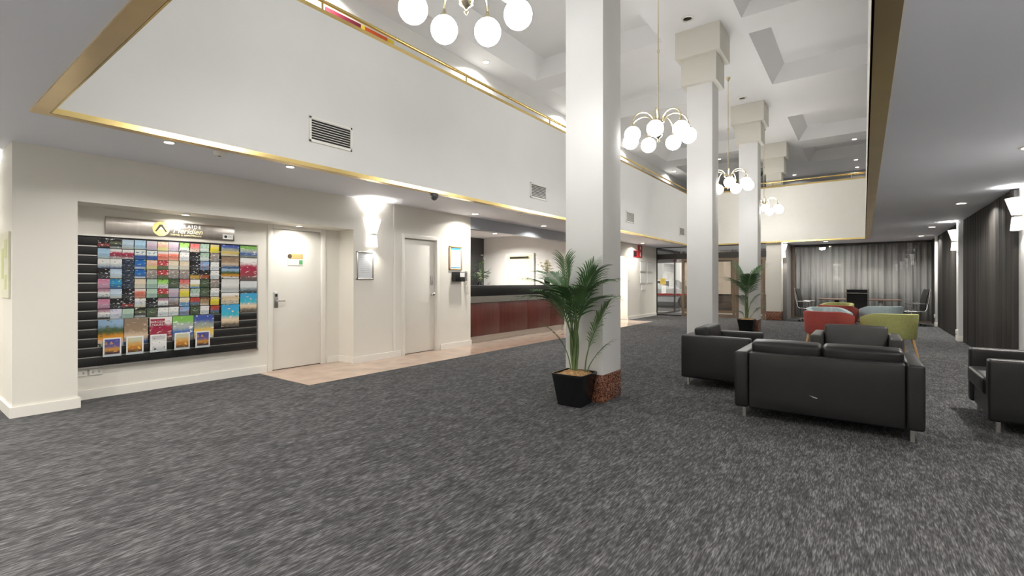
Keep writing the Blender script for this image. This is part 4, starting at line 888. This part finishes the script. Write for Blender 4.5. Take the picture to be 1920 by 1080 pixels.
mb.add([(-8.4 + x, 24.6 - w_, z) for (x, z), w_ in zip(prof, WD)] + [(-8.4 + x, 24.6 + w_, z) for (x, z), w_ in zip(prof, WD)], [tuple(range(n)), tuple(range(n, 2 * n))[::-1]] + [((i + 1) % n, i, n + i, n + (i + 1) % n) for i in range(n)])
mb.build('body', mat('car_white', (.75, .75, .76), .2, var=.01, coat=.5), car)
for a, b in ((-.95, -.15), (-.05, .65)): MB().add([(-8.4 + a - .12, 24.6 - .83, .95), (-8.4 + b + .2, 24.6 - .83, .95), (-8.4 + b, 24.6 - .69, 1.33), (-8.4 + a, 24.6 - .69, 1.33)], [(0, 1, 2, 3)]).build('side_window', BLACK, car)
for sx in (-1.35, 1.3):
    for sy in (-.76, .76): MB().tube([(-8.4 + sx, 24.6 + sy - .1, .30), (-8.4 + sx, 24.6 + sy + .1, .30)], .31, 20).build('wheel', DARKM, car, smooth=50)
box('side_stripe', mat('car_red', (.6, .04, .04), .3), (-10.4, 24.6 - .86, .60, -6.4, 24.6 - .845, .70), car)
# fire signs, door outline and notices on the far left wall
REDS = mat('fire_red', (.55, .02, .03), .4)
for i, (y0, y1, z0, z1, l) in enumerate(((15.62, 16.02, 2.14, 2.37, 'red and black fire sign on the left wall, lower pair'), (16.04, 16.42, 2.14, 2.37, 'red fire sign with white mark, lower pair by the lobby'), (16.04, 16.42, 2.38, 2.57, 'red fire sign with white mark just below the ceiling'))):
    o = thing('fire_sign', l, 'sign', (XL, (y0 + y1) / 2, z0)); box('plate', REDS, (XL, y0, z0, XL + .02, y1, z1), o)
    if i: box('white_mark', PAPER, (XL + .02, (y0 + y1) / 2 - .04, z0 + .04, XL + .021, (y0 + y1) / 2 + .04, z1 - .04), o)
    else: box('black_patch', BLACK, (XL + .02, y0 + .02, z0 + .02, XL + .021, y1 - .14, z1 - .02), o)
for i, (y0, y1, z0, z1) in enumerate(((16.25, 16.75, 1.66, 2.0), (16.25, 16.75, 1.24, 1.6), (16.95, 17.5, 1.66, 2.0), (16.95, 17.5, 1.24, 1.6), (16.4, 16.75, .98, 1.18))):
    o = thing('framed_notice', ('upper white notice next to the fire signs before the entrance', 'lower white notice under the one next to the fire signs', 'upper white notice next to the dark entrance mullion', 'lower white notice next to the dark entrance mullion', 'small bottom white notice under two others before the entrance')[i], 'notice', (XL, (y0 + y1) / 2, z0), group='notices before the entrance')
    box('sheet', PAPER, (XL, y0, z0, XL + .012, y1, z1), o); box('lower_edge', STEEL, (XL, y0, z0 - .012, XL + .018, y1, z0), o); box('upper_edge', STEEL, (XL, y0, z1, XL + .018, y1, z1 + .012), o)
# ================================================================== VENTS, SENSORS
def vent(y0, y1, z0, z1, label):
    t = thing('air_vent', label, 'vent', (AX0 + .09, (y0 + y1) / 2, z0), group='air vents in the gallery wall'); x = AX0 + .09
    box('backing', BLACK, (x + .0005, y0 + .02, z0 + .02, x + .004, y1 - .02, z1 - .02), t)
    mb = MB(); mb.box(x, y0, z0, x + .014, y0 + .025, z1); mb.box(x, y1 - .025, z0, x + .014, y1, z1); mb.box(x, y0, z0, x + .014, y1, z0 + .025); mb.box(x, y0, z1 - .025, x + .014, y1, z1); mb.build('frame', TRIMW, t, bevel=.002)
    n = 9
    for k in range(n):
        z = z0 + .035 + (z1 - z0 - .06) * k / (n - 1); MB().add([(x + .004, y0 + .025, z - .004), (x + .012, y0 + .025, z - .010), (x + .012, y1 - .025, z - .010), (x + .004, y1 - .025, z - .004), (x + .004, y0 + .025, z + .001), (x + .012, y0 + .025, z - .005), (x + .012, y1 - .025, z - .005), (x + .004, y1 - .025, z + .001)],
            [(3, 2, 1, 0), (4, 5, 6, 7), (0, 1, 5, 4), (1, 2, 6, 5), (2, 3, 7, 6), (3, 0, 4, 7)]).build('louvre', TRIMW, t)
for y0, l in ((2.955, 'louvred air vent in the gallery wall above the white card-lock door'), (7.4, 'louvred air vent in the gallery wall above the reception desk'), (11.88, 'louvred air vent in the gallery wall past the reception'), (16.4, 'louvred air vent in the gallery wall nearest the entrance')):
    vent(y0, y0 + .56, 2.87, 3.16, l)
t = thing('security_camera', 'dark dome security camera under the brass ceiling edge', 'camera', (-4.98, 5.0, 2.5))
MB().lathe([(.05, .075), (.06, .06), (.06, .05), (.055, .02), (.04, -.01), (.02, -.025), (.001, -.03)], 18, (-5.1, 4.95, 2.505)).build('dome', mat('smoked_dome', (.10, .105, .11), .15), t, smooth=50)
for x, y in ((-5.25, 2.1), (-5.25, 7.35)):
    t = thing('smoke_detector', 'white smoke detector on the low ceiling near the brass edge', 'detector', (x, y, ZC - .04), group='smoke detectors by the brass edge')
    MB().lathe([(.055, .04), (.055, .015), (.04, 0), (.001, 0)][::1], 18, (x, y, ZC - .04)).build('body', TRIMW, t, smooth=40)
    MB().lathe([(.012, 0), (.012, -.008), (.001, -.009)], 10, (x, y, ZC - .04)).build('sensor', GREYP, t)
for x, y, l in ((-2.48, 8.5, 'round ceiling air outlet before the second column capital'), (-2.45, 12.98, 'round ceiling air outlet before the third column capital')):
    t = thing('ceiling_outlet', l, 'vent', (x, y, ZU - .02)); MB().lathe([(.11, 0), (.11, -.012), (.085, -.02), (.08, -.004), (.075, 0)], 20, (x, y, ZU)).build('ring', TRIMW, t, smooth=40)
    MB().box(x - .06, y - .02, ZU - .012, x + .06, y + .02, ZU - .002).build('slot', BLACK, t)
t = thing('gallery_plant', 'leafy plant standing on the far gallery behind the railing', 'plant', (-2.95, 18.6, 3.35))
MB().lathe([(.14, 0), (.18, .3), (.16, .3), (.12, .25), (.001, .25)], 14, (-2.95, 18.6, 3.35)).build('pot', POTM, t, smooth=50)
rnd = random.Random(2)
MB().tube([(-2.95, 18.6, 3.6), (-2.95, 18.6, 5.2)], .02, 6).build('stem', STEM, t)
for k in range(34):
    a = rnd.uniform(0, 2 * PI); z = rnd.uniform(3.9, 5.35); c = Vector((-2.95, 18.6, z)); d = Vector((math.cos(a), math.sin(a), rnd.uniform(-.3, .6))).normalized() * rnd.uniform(.18, .3); s = Vector((-math.sin(a), math.cos(a), 0)) * .05
    MB().add([tuple(c), tuple(c + d * .5 + s), tuple(c + d), tuple(c + d * .5 - s)], [(0, 1, 2, 3)]).build('leaf', LEAF, t)
